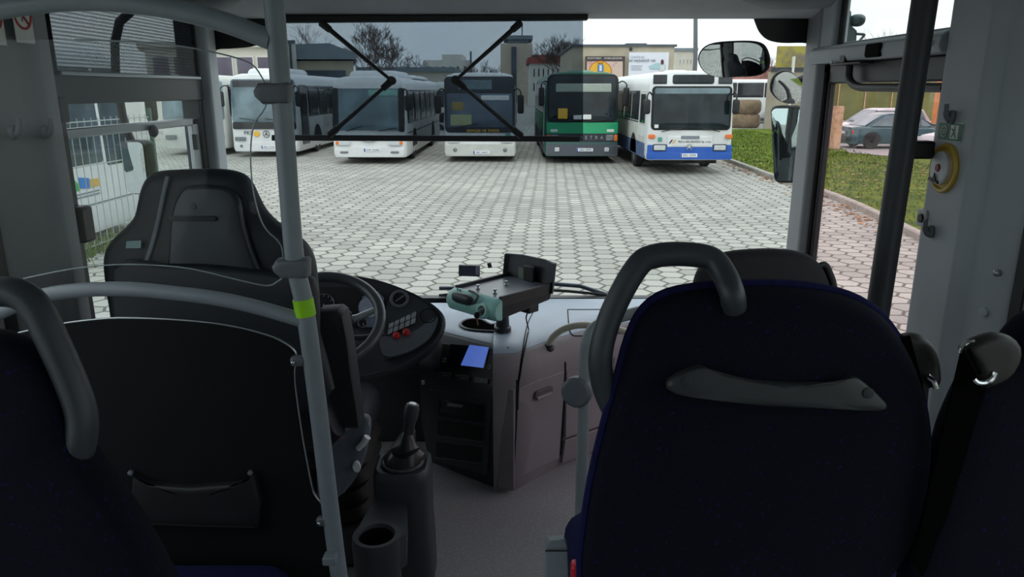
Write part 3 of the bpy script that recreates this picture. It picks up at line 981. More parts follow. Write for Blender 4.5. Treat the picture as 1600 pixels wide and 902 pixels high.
# concrete rings stacked by the lawn
m_ring = mat('weathered_concrete', (126, 108, 88), 0.95, var=0.2, scale=3, bump=0.4, bscale=20)
for k, lab in ((0, 'brown concrete well ring lying on the ground, carrying another'), (1, 'brown concrete well ring on top of another ring')):
    z0 = 0.02 + 0.9 * k
    w = MB().lathe([(0.6, z0), (0.84, z0), (0.95, z0 + 0.10), (1.0, z0 + 0.25), (1.0, z0 + 0.62), (0.95, z0 + 0.78), (0.84, z0 + 0.88), (0.62, z0 + 0.89), (0.56, z0 + 0.8), (0.56, z0 + 0.05)], (15.5, 50.5, 0), (0, 0, 1), 32)
    o = w.build('concrete_ring', m_ring)
    tag(o, lab, 'concrete ring')
# ------------------------------------------------------------------ buildings, fences, posts, trees beyond the yard
m_beige = mat('render_beige', (182, 172, 152), 0.9, var=0.08, scale=0.8)
m_cream = mat('render_cream', (196, 194, 182), 0.9, var=0.06, scale=0.6)
m_pale = mat('render_pale', (206, 204, 196), 0.9, var=0.05, scale=0.6)
m_tower = mat('tower_concrete', (184, 172, 154), 0.9, var=0.08, scale=0.2)
m_roofd = mat('roof_dark_grey', (116, 128, 136), 0.8, var=0.08, scale=0.5)
m_roofr = mat('roof_red', (142, 72, 68), 0.85, var=0.12, scale=0.5)
m_win = mat('building_window', (66, 74, 86), 0.15, var=0.3, scale=0.3)
m_brick = mat('brick_pink', (170, 116, 106), 0.9, var=0.1, scale=0.5)
m_wood = mat('orange_timber', (206, 128, 66), 0.75, var=0.12, scale=6)
m_woodp = mat('pale_timber', (196, 160, 130), 0.8, var=0.15, scale=6)
m_net = mat('green_screen_net', (112, 118, 66), 0.95, var=0.15, scale=0.5, bump=0.3, bscale=5)
m_conc = mat('wall_concrete', (156, 148, 132), 0.95, var=0.1, scale=0.7, bump=0.3, bscale=10)
m_rusty = mat('rusty_yellow_sheet', (160, 150, 70), 0.9, scale=1.2, rgb2=(120, 112, 96))
m_post = mat('post_grey', (104, 108, 112), 0.6, 0.2)

def building(name, label, m, px0, px1, pyt, y, depth, cat='building', skew=False):
    a, b_ = at(px0, pyt, y), at(px1, pyt, y)
    e = thing(name, label, cat, ((a.x + b_.x) / 2, y, 0))
    k = (y + depth) / y if skew else 1.0
    MB().prism([(a.x, y, 0), (b_.x, y, 0), (b_.x * k, y + depth, 0), (a.x * k, y + depth, 0)], (0, 0, a.z)).build('wall', m, e)
    return e, a.x, b_.x, a.z

def wins(e, x0, x1, z0, z1, nx, nz, y, fx=0.5, fz=0.5, m=None):
    dx, dz = (x1 - x0) / nx, (z1 - z0) / nz
    for i in range(nx):
        for k in range(nz):
            cx, cz = x0 + dx * (i + 0.5), z0 + dz * (k + 0.5)
            f = MB().b2(cx - dx * fx / 2, cx + dx * fx / 2, y - 0.06, y + 0.1, cz - dz * fz / 2, cz + dz * fz / 2).build('window', m_pale, e)
            MB().b2(cx - dx * fx / 2 + 0.08, cx + dx * fx / 2 - 0.08, y - 0.08, y + 0.02, cz - dz * fz / 2 + 0.08, cz + dz * fz / 2 - 0.08).build('pane', m or m_win, f)

# hall with large windows, far edge
e, x0, x1, zt = building('hall_building', 'cream hall with dark windows and white posts behind the leftover bus', m_cream, 225, 438, 74, 46, 5, skew=True)
e['label'] = 'cream hall with tall dark windows between white posts'
wins(e, x0 + 0.3, x1 - 0.3, 2.7, zt - 0.45, 6, 1, 46, 0.88, 0.96, mat('hall_window', (92, 84, 100), 0.2, var=0.3, scale=0.5))
MB().prism([(x0 - 0.3, 45.7, zt), (x1, 45.7, zt), (x1 * 51 / 46, 51, zt), (x0 * 51 / 46 - 0.3, 51, zt)], (0, 0, 0.3)).build('roof', m_cream, e)

# workshop with a dark roof
e, x0, x1, zt = building('workshop_building', 'beige workshop with a dark grey pitched roof behind the buses', m_beige, 463, 552, 95, 52, 9, skew=True)
xa = at(462, 70, 52); xm = at(516, 68, 52); xb = at(552, 84, 52)
zlo = at(462, 93, 52).z
MB().prism([(x0 - 0.2, 51.6, zlo), (x0 - 0.2, 51.6, xa.z), (xm.x, 51.6, xm.z), (x1 + 0.3, 51.6, xb.z), (x1 + 0.3, 51.6, zlo)], ((x1 * 9 / 52), 9.0, 0)).build('roof', m_roofd, e)
p0, p1 = at(476, 110, 52), at(541, 126, 52)
MB().b2(p0.x, p1.x, 51.9, 52.1, p1.z, p0.z).build('gate_opening', m_win, e)
MB().b2(x0 - 0.05, x1 + 0.05, 51.92, 52.0, 0, 0.6).build('plinth', m_grey, e)
a, b_ = at(440, 68, 51.5), at(461.5, 68, 51.5)
x0, x1, zt = a.x, b_.x, a.z
k = 56.5 / 51.5
MB().prism([(x0, 51.5, 0), (x1, 51.5, 0), (x1 * k, 56.5, 0), (x0 * k, 56.5, 0)], (0, 0, zt)).build('annex_wall', m_pale, e)
MB().prism([(x0 - 0.1, 51.4, zt), (x1, 51.4, zt), (x1 * 56.5 / 51.5, 56.5, zt), (x0 * 56.5 / 51.5, 56.5, zt)], (0, 0, 0.2)).build('annex_roof', m_grey, e)
MB().b2(x0 + 0.5, x0 + 0.62, 51.38, 51.5, 0, zt).build('drainpipe', m_grey, e)

# white block of flats, long low roof
e, x0, x1, zt = building('flat_block', 'pale stepped block with small windows on the horizon', m_pale, 662, 735, 94, 115, 14)
wins(e, x0 + 0.3, x1 - 0.3, 3.0, zt - 0.4, 6, 2, 115, 0.45, 0.5)
a, c = at(690, 85, 115), at(722, 94, 115)
MB().b2(a.x, c.x, 115.5, 125, zt, a.z).build('penthouse', m_pale, e)
a, c = at(733, 80, 114), at(738, 100, 114)
MB().b2(a.x + 0.1, c.x - 0.1, 114, 114.6, 0, a.z).build('chimney', m_post, e)
e, x0, x1, zt = building('low_building', 'long low grey building between the trees and pale block', m_cream, 560, 708, 112, 82, 10)
MB().b2(x0 - 0.2, x1 + 0.2, 81.6, 92.4, zt, zt + 0.45).build('roof', m_roofd, e)
wins(e, x0 + 0.3, x1 - 0.3, 0.8, zt - 0.3, 10, 1, 82, 0.5, 0.6)

# tower
e, x0, x1, zt = building('tower_block', 'tall beige tower with a dark stair strip and roof cap', m_tower, 782, 832, 68, 150, 14, 'building')
a, c = at(793, 55, 150), at(826, 68, 150)
MB().b2(a.x, c.x, 151, 162, zt, a.z - 0.7).build('roof_cap', m_roofd, e)
MB().b2(a.x - 0.8, c.x + 0.8, 150.4, 163, a.z - 0.7, a.z).build('roof_slab', m_roofd, e)
MB().tube([(c.x - 1.2, 155, a.z - 0.2), (c.x - 1.2, 155, a.z + 2.2)], 0.12, 6).build('aerial', m_post, e)
a, c = at(799, 70, 149.8), at(807, 70, 149.8)
st_ = MB().b2(a.x, c.x, 149.7, 150.2, 0, zt - 0.6).build('stair_strip', m_win, e)
wins(e, c.x + 0.8, x1 - 0.3, 3, zt - 1.0, 2, 7, 150, 0.4, 0.35)
# red-roofed houses
e, x0, x1, zt = building('red_roof_house', 'white house with a dark red roof beside the tower', m_pale, 828, 878, 98, 120, 12)
a = at(840, 91, 120)
MB().prism([(x0 - 0.4, 119.5, zt - 0.1), (x0 - 0.4, 119.5, a.z), (x0 + 1.0, 119.5, a.z + 0.5), (x1 - 0.8, 119.5, a.z + 0.5), (x1 + 0.4, 119.5, a.z), (x1 + 0.4, 119.5, zt - 0.1)], (0, 13, 0)).build('roof', m_roofr, e)
for pxx in (836, 851, 868):
    q = at(pxx, 86, 121)
    MB().b2(q.x - 0.45, q.x + 0.45, 121, 122, a.z, q.z).build('chimney', m_roofr, e)
wins(e, x0 + 0.3, x1 - 0.3, 1.8, zt - 0.4, 6, 2, 120, 0.5, 0.6)

# block with the billboards
e, x0, x1, zt = building('flat_roof_building', 'beige flat-roofed building carrying two billboards', m_beige, 895, 1054, 73, 55, 14)
MB().b2(x0 - 0.15, x1 + 0.15, 54.85, 69.15, zt, zt + 0.15).build('roof', m_grey, e)
q = at(986, 77, 54.9); MB().ball((q.x, 54.95, q.z), 0.12).build('wall_lamp', m_dgrey, e)
q = at(985, 73, 57); MB().b2(q.x - 0.3, q.x + 1.2, 57, 58, zt + 0.1, zt + 0.35).build('roof_vent', m_grey, e)
def board(label, pa, pb, m, nm='billboard'):
    a, c = at(*pa, 54.8), at(*pb, 54.8)
    bd = thing(nm, label, 'billboard', ((a.x + c.x) / 2, 54.8, c.z))
    MB().b2(a.x, c.x, 54.72, 54.98, c.z, a.z).build('panel', m, bd)
    return bd, a, c
bd, a, c = board('dark framed food billboard with a yellow oval', (915, 88), (975, 130), mat('billboard_brown', (78, 66, 64), 0.7))
def bp(px, py, y=54.7):
    return at(px, py, y)
def sheet(pts, m, nm, par, y=54.7, t=0.03):
    MB().prism([tuple(at(x, yy, y)) for x, yy in pts], (0, t, 0)).build(nm, m, par)
sheet([(917, 96), (973, 96), (973, 129), (917, 129)], mat('billboard_pink', (206, 184, 172), 0.7, scale=0.9, rgb2=(176, 84, 80), lo=0.55, hi=0.7), 'print', bd)
sheet([(938 + 18 * math.cos(t), 112 + 17 * math.sin(t)) for t in [2 * math.pi * k / 28 for k in range(28)]], mat('billboard_rim', (196, 112, 60), 0.7), 'oval_rim', bd, 54.66)
sheet([(938 + 16.5 * math.cos(t), 112 + 15.5 * math.sin(t)) for t in [2 * math.pi * k / 28 for k in range(28)]], m_yellow, 'oval', bd, 54.62)
sheet([(934, 101), (943, 101), (943, 112), (934, 112)], m_logob, 'emblem', bd, 54.58)
sheet([(936.5, 102), (940.5, 102), (940.5, 111), (936.5, 111)], m_card, 'emblem_figure', bd, 54.55)
q = at(945, 91.2, 54.68)
text('lettering', 'SKLEP RYBNY    DOBRE JEDZENIE', m_card, bd, frame(q, (1, 0, 0), (0, 0, 1)), 0.165, 0.01)
q = at(938, 98.4, 54.58)
text('lettering', 'pierogi', m_ink, bd, frame(q, (1, 0, 0), (0, 0, 1)), 0.13, 0.01)
bd, a, c = board('white billboard with grey lettering on the beige building', (983, 82), (1043, 122), mat('billboard_white', (226, 228, 238), 0.6, var=0.02))
q = at(1003, 94.3, 54.66)
text('lettering', 'od wysokich rat', m_inkg, bd, frame(q, (1, 0, 0), (0, 0, 1)), 0.30, 0.01)
q = at(996, 88.5, 54.66)
text('lettering', 'Uwolnij sie', mat('ink_pale', (176, 182, 196), 0.6), bd, frame(q, (1, 0, 0), (0, 0, 1)), 0.22, 0.01)
for k, (xx, yy, ww) in enumerate(((995, 102, 18), (995, 105, 16), (995, 108, 17))):
    sheet([(xx - 9, yy), (xx - 9 + ww, yy), (xx - 9 + ww, yy + 1.1), (xx - 9, yy + 1.1)], mat('ink_pale2', (180, 188, 204), 0.6), 'small_print', bd, 54.68)
sheet([(1014, 103), (1027, 98), (1040, 101), (1040, 108), (1016, 108)], mat('print_teal', (172, 202, 210), 0.6), 'picture_wash', bd, 54.68)
sheet([(1035 + 2.2 * math.cos(t), 97 + 4.2 * math.sin(t)) for t in [2 * math.pi * k / 12 for k in range(12)]], mat('print_hair', (92, 40, 42), 0.7), 'picture_hair', bd, 54.64)
sheet([(1032, 101), (1038, 101), (1039, 111), (1031, 111)], m_card, 'picture_coat', bd, 54.66)
e, x0, x1, zt = building('apartment_block', 'grey apartment block behind the lamp post', m_cream, 1056, 1088, 80, 105, 12)
wins(e, x0 + 0.4, x1 - 0.4, 2.5, zt - 0.6, 4, 3, 105, 0.45, 0.5)
MB().b2(x0 - 0.2, x1 + 0.2, 104.8, 117, zt, zt + 0.4).build('roof', m_roofd, e)
e, x0, x1, zt = building('brick_building', 'pinkish brick building on the horizon above the parked cars', m_brick, 1165, 1560, 108, 92, 12)
wins(e, x0 + 1, x1 - 1, 2.0, zt - 0.8, 14, 1, 92, 0.4, 0.5)
MB().b2(x0 - 0.2, x1 + 0.2, 91.8, 104.2, zt, zt + 0.3).build('roof', m_roofr, e)

# concrete wall with sheet top at the lawn's end
a, c = at(1207, 112, 48), at(1262, 200, 48)
e = thing('yard_wall', 'concrete slab wall with rusty yellow sheeting on top', 'wall', (a.x, 48, 0))
MB().b2(a.x - 0.15, a.x + 3.4, 48, 48.35, 0, a.z).build('slab', m_conc, e)
MB().b2(a.x - 0.1, a.x + 3.4, 47.9, 48.05, a.z, a.z + 0.25).build('rail', m_dgrey, e)
q0 = at(1216, 72, 48.4)
MB().b2(q0.x, q0.x + 3.2, 48.4, 48.6, a.z + 0.1, q0.z).build('sheeting', m_rusty, e)
for k in range(2):
    MB().b2(a.x + 1.15 + 1.2 * k, a.x + 1.3 + 1.2 * k, 47.85, 48.0, 0, a.z + 0.9).build('post', m_pale, e)

a, c = at(1330, 128, 60), at(1520, 170, 60)
e = thing('screen_fence', 'green mesh screen fence behind the parked cars', 'fence', (a.x, 60, 0))
MB().b2(a.x - 3, c.x + 4, 60, 60.05, 0.1, a.z).build('mesh', m_net, e)
for k in range(9):
    xx = a.x - 3 + k * (c.x - a.x + 7) / 8
    MB().tube([(xx, 59.93, 0), (xx, 59.93, a.z + 0.2)], 0.05, 6).build('post', m_woodp, e)

def post(label, px, pb, pt, y, w, m, nm='timber_post'):
    a, t = at(px, pb, y), at(px, pt, y)
    o = MB().box((a.x, y, t.z / 2 - 0.05), (w, w, t.z + 0.1)).build(nm, m, None, 0.01)
    return tag(o, label, 'post')
post('short pale timber post at the lawn edge', 1303, 236, 166, 30.6, 0.32, m_woodp)
post('orange timber post near the silver car', 1461, 215, 126, 33.4, 0.36, m_wood)
post('slim white post beside the pale timber post', 1297, 165, 128, 38, 0.1, m_card, 'white_post')

# lamp post
q = at(1085.5, 112, 41); t = at(1087, -60, 41)
e = thing('lamp_post', 'tall grey lamp post rising behind the white and blue bus', 'lamp post', (q.x, 41, 0))
MB().tube([(q.x, 41, 0), (q.x, 41, 4), (t.x, 41, t.z)], [0.13, 0.12, 0.1], 10).build('pole', m_post, e)
MB().tube([(t.x, 41, t.z), (t.x, 40.2, t.z + 0.3), (t.x, 39.4, t.z + 0.3)], 0.05, 8).build('arm', m_post, e)
MB().pillow([(t.x + x, 39.2 + y, t.z + 0.27) for x, y in rrect(0.3, 0.7, 0.12)], (0, 0, 1), 0.14, 0.05).build('lantern', m_post, e)

# trees
m_bark = mat('bare_bark', (92, 80, 74), 0.95, var=0.15, scale=3)
m_twig = mat('bare_twigs', (112, 98, 96), 0.95, var=0.1)
def tree(label, px, pyt, y, spread, seed, depth=6, nm='bare_tree', leafy=None, zbase=0.0, dens=3):
    rnd = random.Random(seed)
    b0 = at(px, 120, y)
    H = at(px, pyt, y).z
    e = thing(nm, label, 'tree', (b0.x, y, zbase))
    tk, cr = MB(), MB()
    def grow(p, d, L, r, lv):
        mid = p + d * L * 0.5 + Vector((rnd.uniform(-1, 1), rnd.uniform(-1, 1), rnd.uniform(-0.3, 0.6))) * L * 0.07
        q = p + d * L
        (tk if lv < 2 else cr).tube([p, mid, q], [r, r * 0.85, r * 0.68], 6 if lv < 2 else 4)
        if lv >= depth:
            return
        for k in range(dens if lv > 0 else dens + 1):
            nd = (d * 0.9 + Vector((rnd.uniform(-1, 1) * spread, rnd.uniform(-1, 1) * spread, rnd.uniform(0.0, 0.55)))).normalized()
            st = p.lerp(q, rnd.uniform(0.55, 1.0)) if k else q
            grow(st, nd, L * rnd.uniform(0.62, 0.86), max(r * 0.6, 0.010), lv + 1)
    grow(Vector((b0.x, y, zbase)), Vector((0, 0, 1)), H * 0.25, H * 0.013, 0)
    allv = tk.v + cr.v
    zmax = max(v.z for v in allv)
    f = (H - zbase) / (zmax - zbase)
    for mbx in (tk, cr):
        for i, v in enumerate(mbx.v):
            mbx.v[i] = Vector((b0.x + (v.x - b0.x) * f, y + (v.y - y) * f, zbase + (v.z - zbase) * f))
    tk.build('trunk', m_bark, e)
    cr.build('crown', leafy or m_twig, e)
    return e
tree('tall bare tree rising behind the workshop roof', 588, 30, 76, 0.85, 3, 7)
tree('bare tree behind the narrow light annex of the workshop', 484, 34, 80, 0.8, 8, 6)
tree('small bare tree above the long low building', 636, 78, 98, 0.9, 12, 6)
tree('dark bare tree between the red-roofed house and billboards', 891, 52, 95, 0.8, 21, 7, leafy=m_bark)
tree('small bare tree beside the tower base', 757, 92, 100, 0.7, 31, 5)
tree('faint bare tree far beyond the entrance door', 1400, 36, 120, 0.7, 41, 5)
m_rb = mat('russet_twigs', (136, 98, 92), 0.95, var=0.15, scale=1)
tree('russet shrub beyond the distant coach', 1190, 84, 86, 0.6, 51, 5, 'bare_shrub', m_rb)
tree('russet shrub beside the yard wall', 1214, 90, 74, 0.6, 55, 5, 'bare_shrub', m_rb)
# ------------------------------------------------------------------ the bus this is seen from: shell
FZ = 0.90                                         # its floor above the yard
m_trim = mat('trim_grey', (136, 138, 141), 0.6, var=0.03, scale=4, bump=0.06, bscale=300)
m_trimd = mat('trim_mid_grey', (172, 177, 182), 0.6, var=0.03, scale=4, bump=0.06, bscale=300)
m_ceil = mat('headliner_grey', (182, 184, 187), 0.75, var=0.04, scale=5)
m_wallg = mat('side_lining_grey', (110, 112, 118), 0.8, var=0.06, scale=6)
m_frame = mat('window_frame_black', (17, 18, 20), 0.45)
m_dframe = mat('door_frame_graphite', (36, 38, 41), 0.4, 0.2)
m_floor = mat('speckled_vinyl_floor', (146, 145, 150), 0.6, scale=170, rgb2=(205, 204, 206), lo=0.58, hi=0.72, bump=0.1)
g_wind = glass('windscreen_glass', (0.95, 0.98, 0.97), 0.012, 0.25)
g_side = glass('side_window_glass', (0.90, 0.95, 0.94), 0.02, 0.35)
g_door = glass('door_glass', (0.985, 0.915, 0.915), 0.02, 0.30)
g_plexi = glass('plexiglass', (0.955, 0.97, 0.975), 0.012, 0.45)
g_blind = glass('smoked_blind_film', (0.475, 0.52, 0.56), 0.003, 0.02, (70, 76, 84), 0.06)
g_mesh = glass('woven_blind_mesh', (0.50, 0.52, 0.54), 0.004, 0.02, (44, 48, 54), 0.28, 30.0)

XI, XO = 1.25, 1.33
Y0, Y1 = -4.2, 3.34
ZW, ZT, ZC = 1.5, 2.72, 2.98

fl = MB().b2(-XO, XO, Y0, Y1, FZ - 0.12, FZ).build('floor', m_floor, smooth=False)
struct(fl, 'grey speckled vinyl floor of the bus')
struct(MB().b2(-XO, XO, Y0, Y1 - 0.04, ZC, ZC + 0.08).build('ceiling', m_ceil, smooth=False), 'grey ceiling of the bus')
def side_wall(s, nm, lab):
    w = MB()
    x0, x1 = s * XI, s * XO
    if s < 0:
        w.b2(x0, x1, Y0, Y1, FZ, ZW)
    else:
        w.b2(x0, x1, Y0, 2.14, FZ, ZW)
        w.b2(x0, 1.262, 3.05, Y1, FZ, ZW)
    w.b2(x0, x1, Y0, Y1, 2.76, ZC)
    w.b2(x0, x1, Y0, -4.0, ZW, 2.76)
    w.b2(x0, x1, -2.35, -2.15, ZW, 2.76)
    w.b2(x0, x1, -0.45, -0.25, ZW, 2.76)
    struct(w.build(nm, m_wallg, smooth=False), lab)
side_wall(-1, 'wall_left', 'grey lined side wall on the driver side')
side_wall(1, 'wall_right', 'grey lined side wall on the door side')
struct(MB().b2(-XO, XO, Y0 - 0.08, Y0, FZ, ZC).build('wall_back', m_wallg, smooth=False), 'grey rear wall of the bus')
struct(MB().b2(-XO, XO, 3.27, Y1, FZ - 0.4, 1.44).build('wall_front', m_black, smooth=False), 'dark front panel under the windscreen')
# passenger side windows behind the posts
wi = 1
for s in (-1, 1):
    for y0, y1 in ((-4.0, -2.35), (-2.15, -0.45), (-0.25, 1.78)):
        wi += 1
        f = MB()
        for a, c in ((y0, y0 + 0.045), (y1 - 0.045, y1)):
            f.b2(s * (XI - 0.005), s * (XO - 0.01), a, c, ZW, 2.76)
        f.b2(s * (XI - 0.005), s * (XO - 0.01), y0, y1, ZW, ZW + 0.05)
        f.b2(s * (XI - 0.005), s * (XO - 0.01), y0, y1, 2.70, 2.76)
        fo = f.build('window_%d' % wi, m_frame, None, 0.004)
        struct(fo, 'black framed side window of the passenger saloon')
        struct(MB().b2(s * 1.285, s * 1.291, y0 + 0.04, y1 - 0.04, ZW + 0.04, 2.71).build('glass', g_side, fo, smooth=False))

# posts behind the driver and behind the door
def post_trim(s, nm, lab, ya, yb, yc, m):
    pr = [(1.19, yb), (1.19, ya + 0.155), (1.218, ya + 0.138), (1.218, ya + 0.12), (1.237, ya + 0.03), (1.245, ya), (1.33, ya), (1.33, yc), (1.25, yc)]
    o = MB().prism([(s * x, y, FZ + 0.0) for x, y in pr], (0, 0, ZC - FZ)).build(nm, m, None, 0.018, 3)
    return struct(o, lab)
pL = post_trim(-1, 'trim_1', 'broad grey post between the driver window and saloon window', 1.78, 2.0, 2.08, m_trim)
pR = post_trim(1, 'trim_2', 'broad grey post between the door and saloon window', 1.78, 2.135, 2.145, m_trimd)

# windscreen
def wsy(z):
    return 3.30 - (z - 1.44) * 0.055
wf = MB()
wf.prism([(-1.30, wsy(1.40), 1.40), (1.30, wsy(1.40), 1.40), (1.30, wsy(1.47), 1.47), (-1.30, wsy(1.47), 1.47)], (0, 0.05, 0))
wf.prism([(-1.30, wsy(2.69), 2.69), (1.30, wsy(2.69), 2.69), (1.30, wsy(2.95), 2.95), (-1.30, wsy(2.95), 2.95)], (0, 0.05, 0))
w1 = wf.build('window_1', m_frame, smooth=False)
struct(w1, 'wide bus windscreen')
struct(MB().prism([(-1.29, wsy(1.45), 1.45), (1.29, wsy(1.45), 1.45), (1.29, wsy(2.75), 2.75), (-1.29, wsy(2.75), 2.75)], (0, 0.007, 0)).build('glass', g_wind, w1, smooth=False))
def wsp(px, py, dy=0.0):
    n = Vector((0, 1, 0.055)); p0 = Vector((0, wsy(1.44) + dy, 1.44))
    return onp(px, py, p0, n)
c1 = spline([wsp(300, 30, -.01), wsp(420, 30, -.01), wsp(418, 56, -.01), wsp(410, 66, -.01), wsp(392, 73, -.01), wsp(360, 76, -.01), wsp(338, 78, -.01), wsp(331, 92, -.01), wsp(329, 110, -.01), wsp(312, 110, -.01)], 3, True)
struct(MB().prism(c1, (0, 0.008, 0)).build('frame', m_frame, w1, smooth=False))
c2 = spline([wsp(1170, 10, -.01), wsp(1300, 10, -.01), wsp(1300, 80, -.01), wsp(1275, 76, -.01), wsp(1268, 70, -.01), wsp(1255, 67, -.01), wsp(1222, 67, -.01), wsp(1200, 62, -.01), wsp(1187, 50, -.01), wsp(1180, 34, -.01), wsp(1176, 22, -.01)], 3, True)
struct(MB().prism(c2, (0, 0.008, 0)).build('frame', m_frame, w1, smooth=False))
# black lower rim of the glass
# front roof lining
hp = [(3.24, 2.685), (3.17, 2.685), (3.10, 2.70), (3.02, 2.735), (2.9, 2.80), (2.7, 2.88), (2.4, 2.93), (2.4, 2.98), (3.24, 2.98)]
struct(MB().prism([(-1.25, y, z) for y, z in hp], (2.5, 0, 0)).build('trim_3', m_ceil, None, 0.006), 'grey curved lining above the windscreen')
rc = spline([at(1168, 2, 3.0), at(1225, 13, 3.0), at(1290, 10, 3.0), at(1318, 0, 3.0), at(1330, -25, 3.0), at(1160, -25, 3.0)], 4, True)
struct(MB().pillow(rc, (0, -1, 0.2), 0.10, 0.03).build('trim_4', m_trim), 'pale moulded corner cover above the door pillar')
lc = spline([at(285, 2, 2.95), at(310, 10, 2.95), at(350, 12, 2.95), at(372, 0, 2.95), at(380, -25, 2.95), at(270, -25, 2.95)], 4, True)
struct(MB().pillow(lc, (0, -1, 0.2), 0.10, 0.03).build('trim_5', m_trim), 'pale moulded corner cover above the driver window')
# front pillars
def fp(s, nm, lab, pr, m):
    o = MB().prism([(s * x, y, FZ + 0.3) for x, y in pr], (0, 0, ZC - FZ - 0.3)).build(nm, m, None, 0.012, 3)
    return struct(o, lab)
fp(-1, 'trim_6', 'slim grey front pillar beside the driver window', [(1.225, 3.22), (1.215, 3.10), (1.33, 3.08), (1.33, 3.24)], m_trimd)
fp(1, 'trim_7', 'slim grey front pillar beside the door', [(1.215, 3.22), (1.21, 3.07), (1.235, 3.05), (1.262, 3.05), (1.262, 3.24)], m_trim)

# driver window: sliding panes in a black frame with a fabric blind
df = MB()
for a, c in ((2.08, 2.125), (3.045, 3.085)):
    df.b2(-1.25, -1.32, a, c, ZW, 2.76)
df.b2(-1.25, -1.32, 2.08, 3.085, ZW, 1.545)
df.b2(-1.25, -1.32, 2.08, 3.085, 2.70, 2.76)
zb0, zb1 = onx(200, 160, -1.25).z, onx(200, 118, -1.25).z
df.b2(-1.245, -1.32, 2.08, 3.085, zb0, zb1)
w8 = df.build('window_8', m_frame, None, 0.004)
struct(w8, 'driver side window with a dark bar and sliding pane')
struct(MB().b2(-1.292, -1.286, 2.1, 3.06, 1.52, 2.72).build('glass', g_side, w8, smooth=False))
zs1, zs0 = onx(200, 193, -1.27).z, onx(200, 207, -1.27).z
sf = MB()
sf.b2(-1.262, -1.284, 2.11, 3.05, zs0, zs1)
sf.b2(-1.262, -1.284, 2.99, 3.05, 1.55, zs1)
so = sf.build('slider_frame', m_alum, w8, 0.004)
struct(so)
kb = onx(236, 205, -1.262)
struct(MB().lathe([(0.02, 0), (0.022, 0.012), (0.014, 0.02), (0, 0.022)], kb, (1, 0, 0), 16).build('knob', m_black, so))
lt = onx(303, 222, -1.26)
struct(MB().b2(-1.262, -1.245, lt.y - 0.008, lt.y + 0.008, lt.z - 0.03, lt.z + 0.03).build('latch', m_black, so))
e = thing('window_blind', 'dark mesh roller blind drawn over the top of the driver window', 'blind', (-1.24, 2.6, 2.5))
zt_ = onx(200, 30, -1.24).z
MB().b2(-1.243, -1.24, 2.07, 3.04, zb1 - 0.005, 2.72).build('mesh', g_mesh, e, smooth=False)
MB().b2(-1.246, -1.232, 2.11, 3.05, zb1 - 0.006, zb1 + 0.006).build('hem_bar', m_alum, e, 0.003)
MB().tube([(-1.225, 2.10, 2.735), (-1.225, 3.05, 2.735)], 0.022, 10).build('roller', m_black, e)
ck = onx(95, 172, -1.235)
tag(MB().b2(-1.25, -1.225, ck.y - 0.02, ck.y + 0.025, ck.z - 0.035, ck.z + 0.035).build('blind_clip', m_black, None, 0.006), 'black blind clip beside the grey post at the driver window', 'clip')
sl = onx(128, 352, -1.235)
tag(MB().b2(-1.26, -1.215, sl.y - 0.03, sl.y + 0.035, sl.z - 0.05, sl.z + 0.055).build('window_catch', m_black, None, 0.01), 'black window catch low on the driver window edge', 'catch')

# door: header, frame, glass, upper window
de = 'door_1'
dm = MB()
dm.b2(1.235, 1.262, 2.985, 3.05, FZ + 0.02, 2.50)           # front stile
dm.b2(1.235, 1.27, 2.15, 2.21, FZ + 0.02, 2.50)            # rear stile
dm.b2(1.235, 1.27, 2.15, 3.05, 2.425, 2.50)
dm.b2(1.235, 1.27, 2.15, 3.05, FZ + 0.02, FZ + 0.16)
d1 = dm.build('door_1', m_dframe, None, 0.006)
struct(d1, 'glazed front door in a graphite frame')
struct(MB().b2(1.249, 1.255, 2.20, 2.99, FZ + 0.14, 2.44).build('glass', g_door, d1, smooth=False))
struct(MB().b2(1.22, 1.238, 3.005, 3.03, FZ + 0.1, 2.47).build('seal', m_rubber, d1, 0.005))
hd = [(1.335, 2.50), (1.185, 2.50), (1.175, 2.52), (1.18, 2.548), (1.20, 2.562), (1.335, 2.568)]
h1 = MB().prism([(x, 2.14, z) for x, z in hd], (0, 0.94, 0)).build('trim_8', m_trimd, None, 0.004)
struct(h1, 'grey moulded header panel above the door glass')
ho = onx(1362, 88, 1.172)
struct(MB().pillow([(1.176, ho.y + a, 2.526 + z) for a, z in rrect(0.105, 0.044, 0.012)], (-1, 0, 0), 0.012, 0.004).build('camera_recess', mat('recess_black', (10, 10, 11), 0.9, spec=0.1), h1))
for pxx, pyy in ((1300, 98), (1458, 68)):
    q = onx(pxx, pyy, 1.178)
    struct(MB().lathe([(0.008, 0), (0.008, 0.004), (0, 0.005)], q, (-1, 0, 0), 10).build('screw_cap', m_trimd, h1))
uf = MB()
uf.b2(1.215, 1.262, 2.96, 3.07, 2.56, 2.98)
uf.b2(1.245, 1.262, 2.93, 2.96, 2.56, 2.98)
uf.b2(1.245, 1.262, 2.14, 2.93, 2.56, 2.575)
u9 = uf.build('window_9', m_trimd, None, 0.006)
struct(u9, 'fixed window above the door header')
struct(MB().b2(1.250, 1.256, 2.14, 2.94, 2.57, 2.97).build('glass', g_side, u9, smooth=False))
struct(MB().b2(1.235, 1.250, 2.925, 2.955, 2.565, 2.97).build('seal', m_rubber, u9, 0.004))

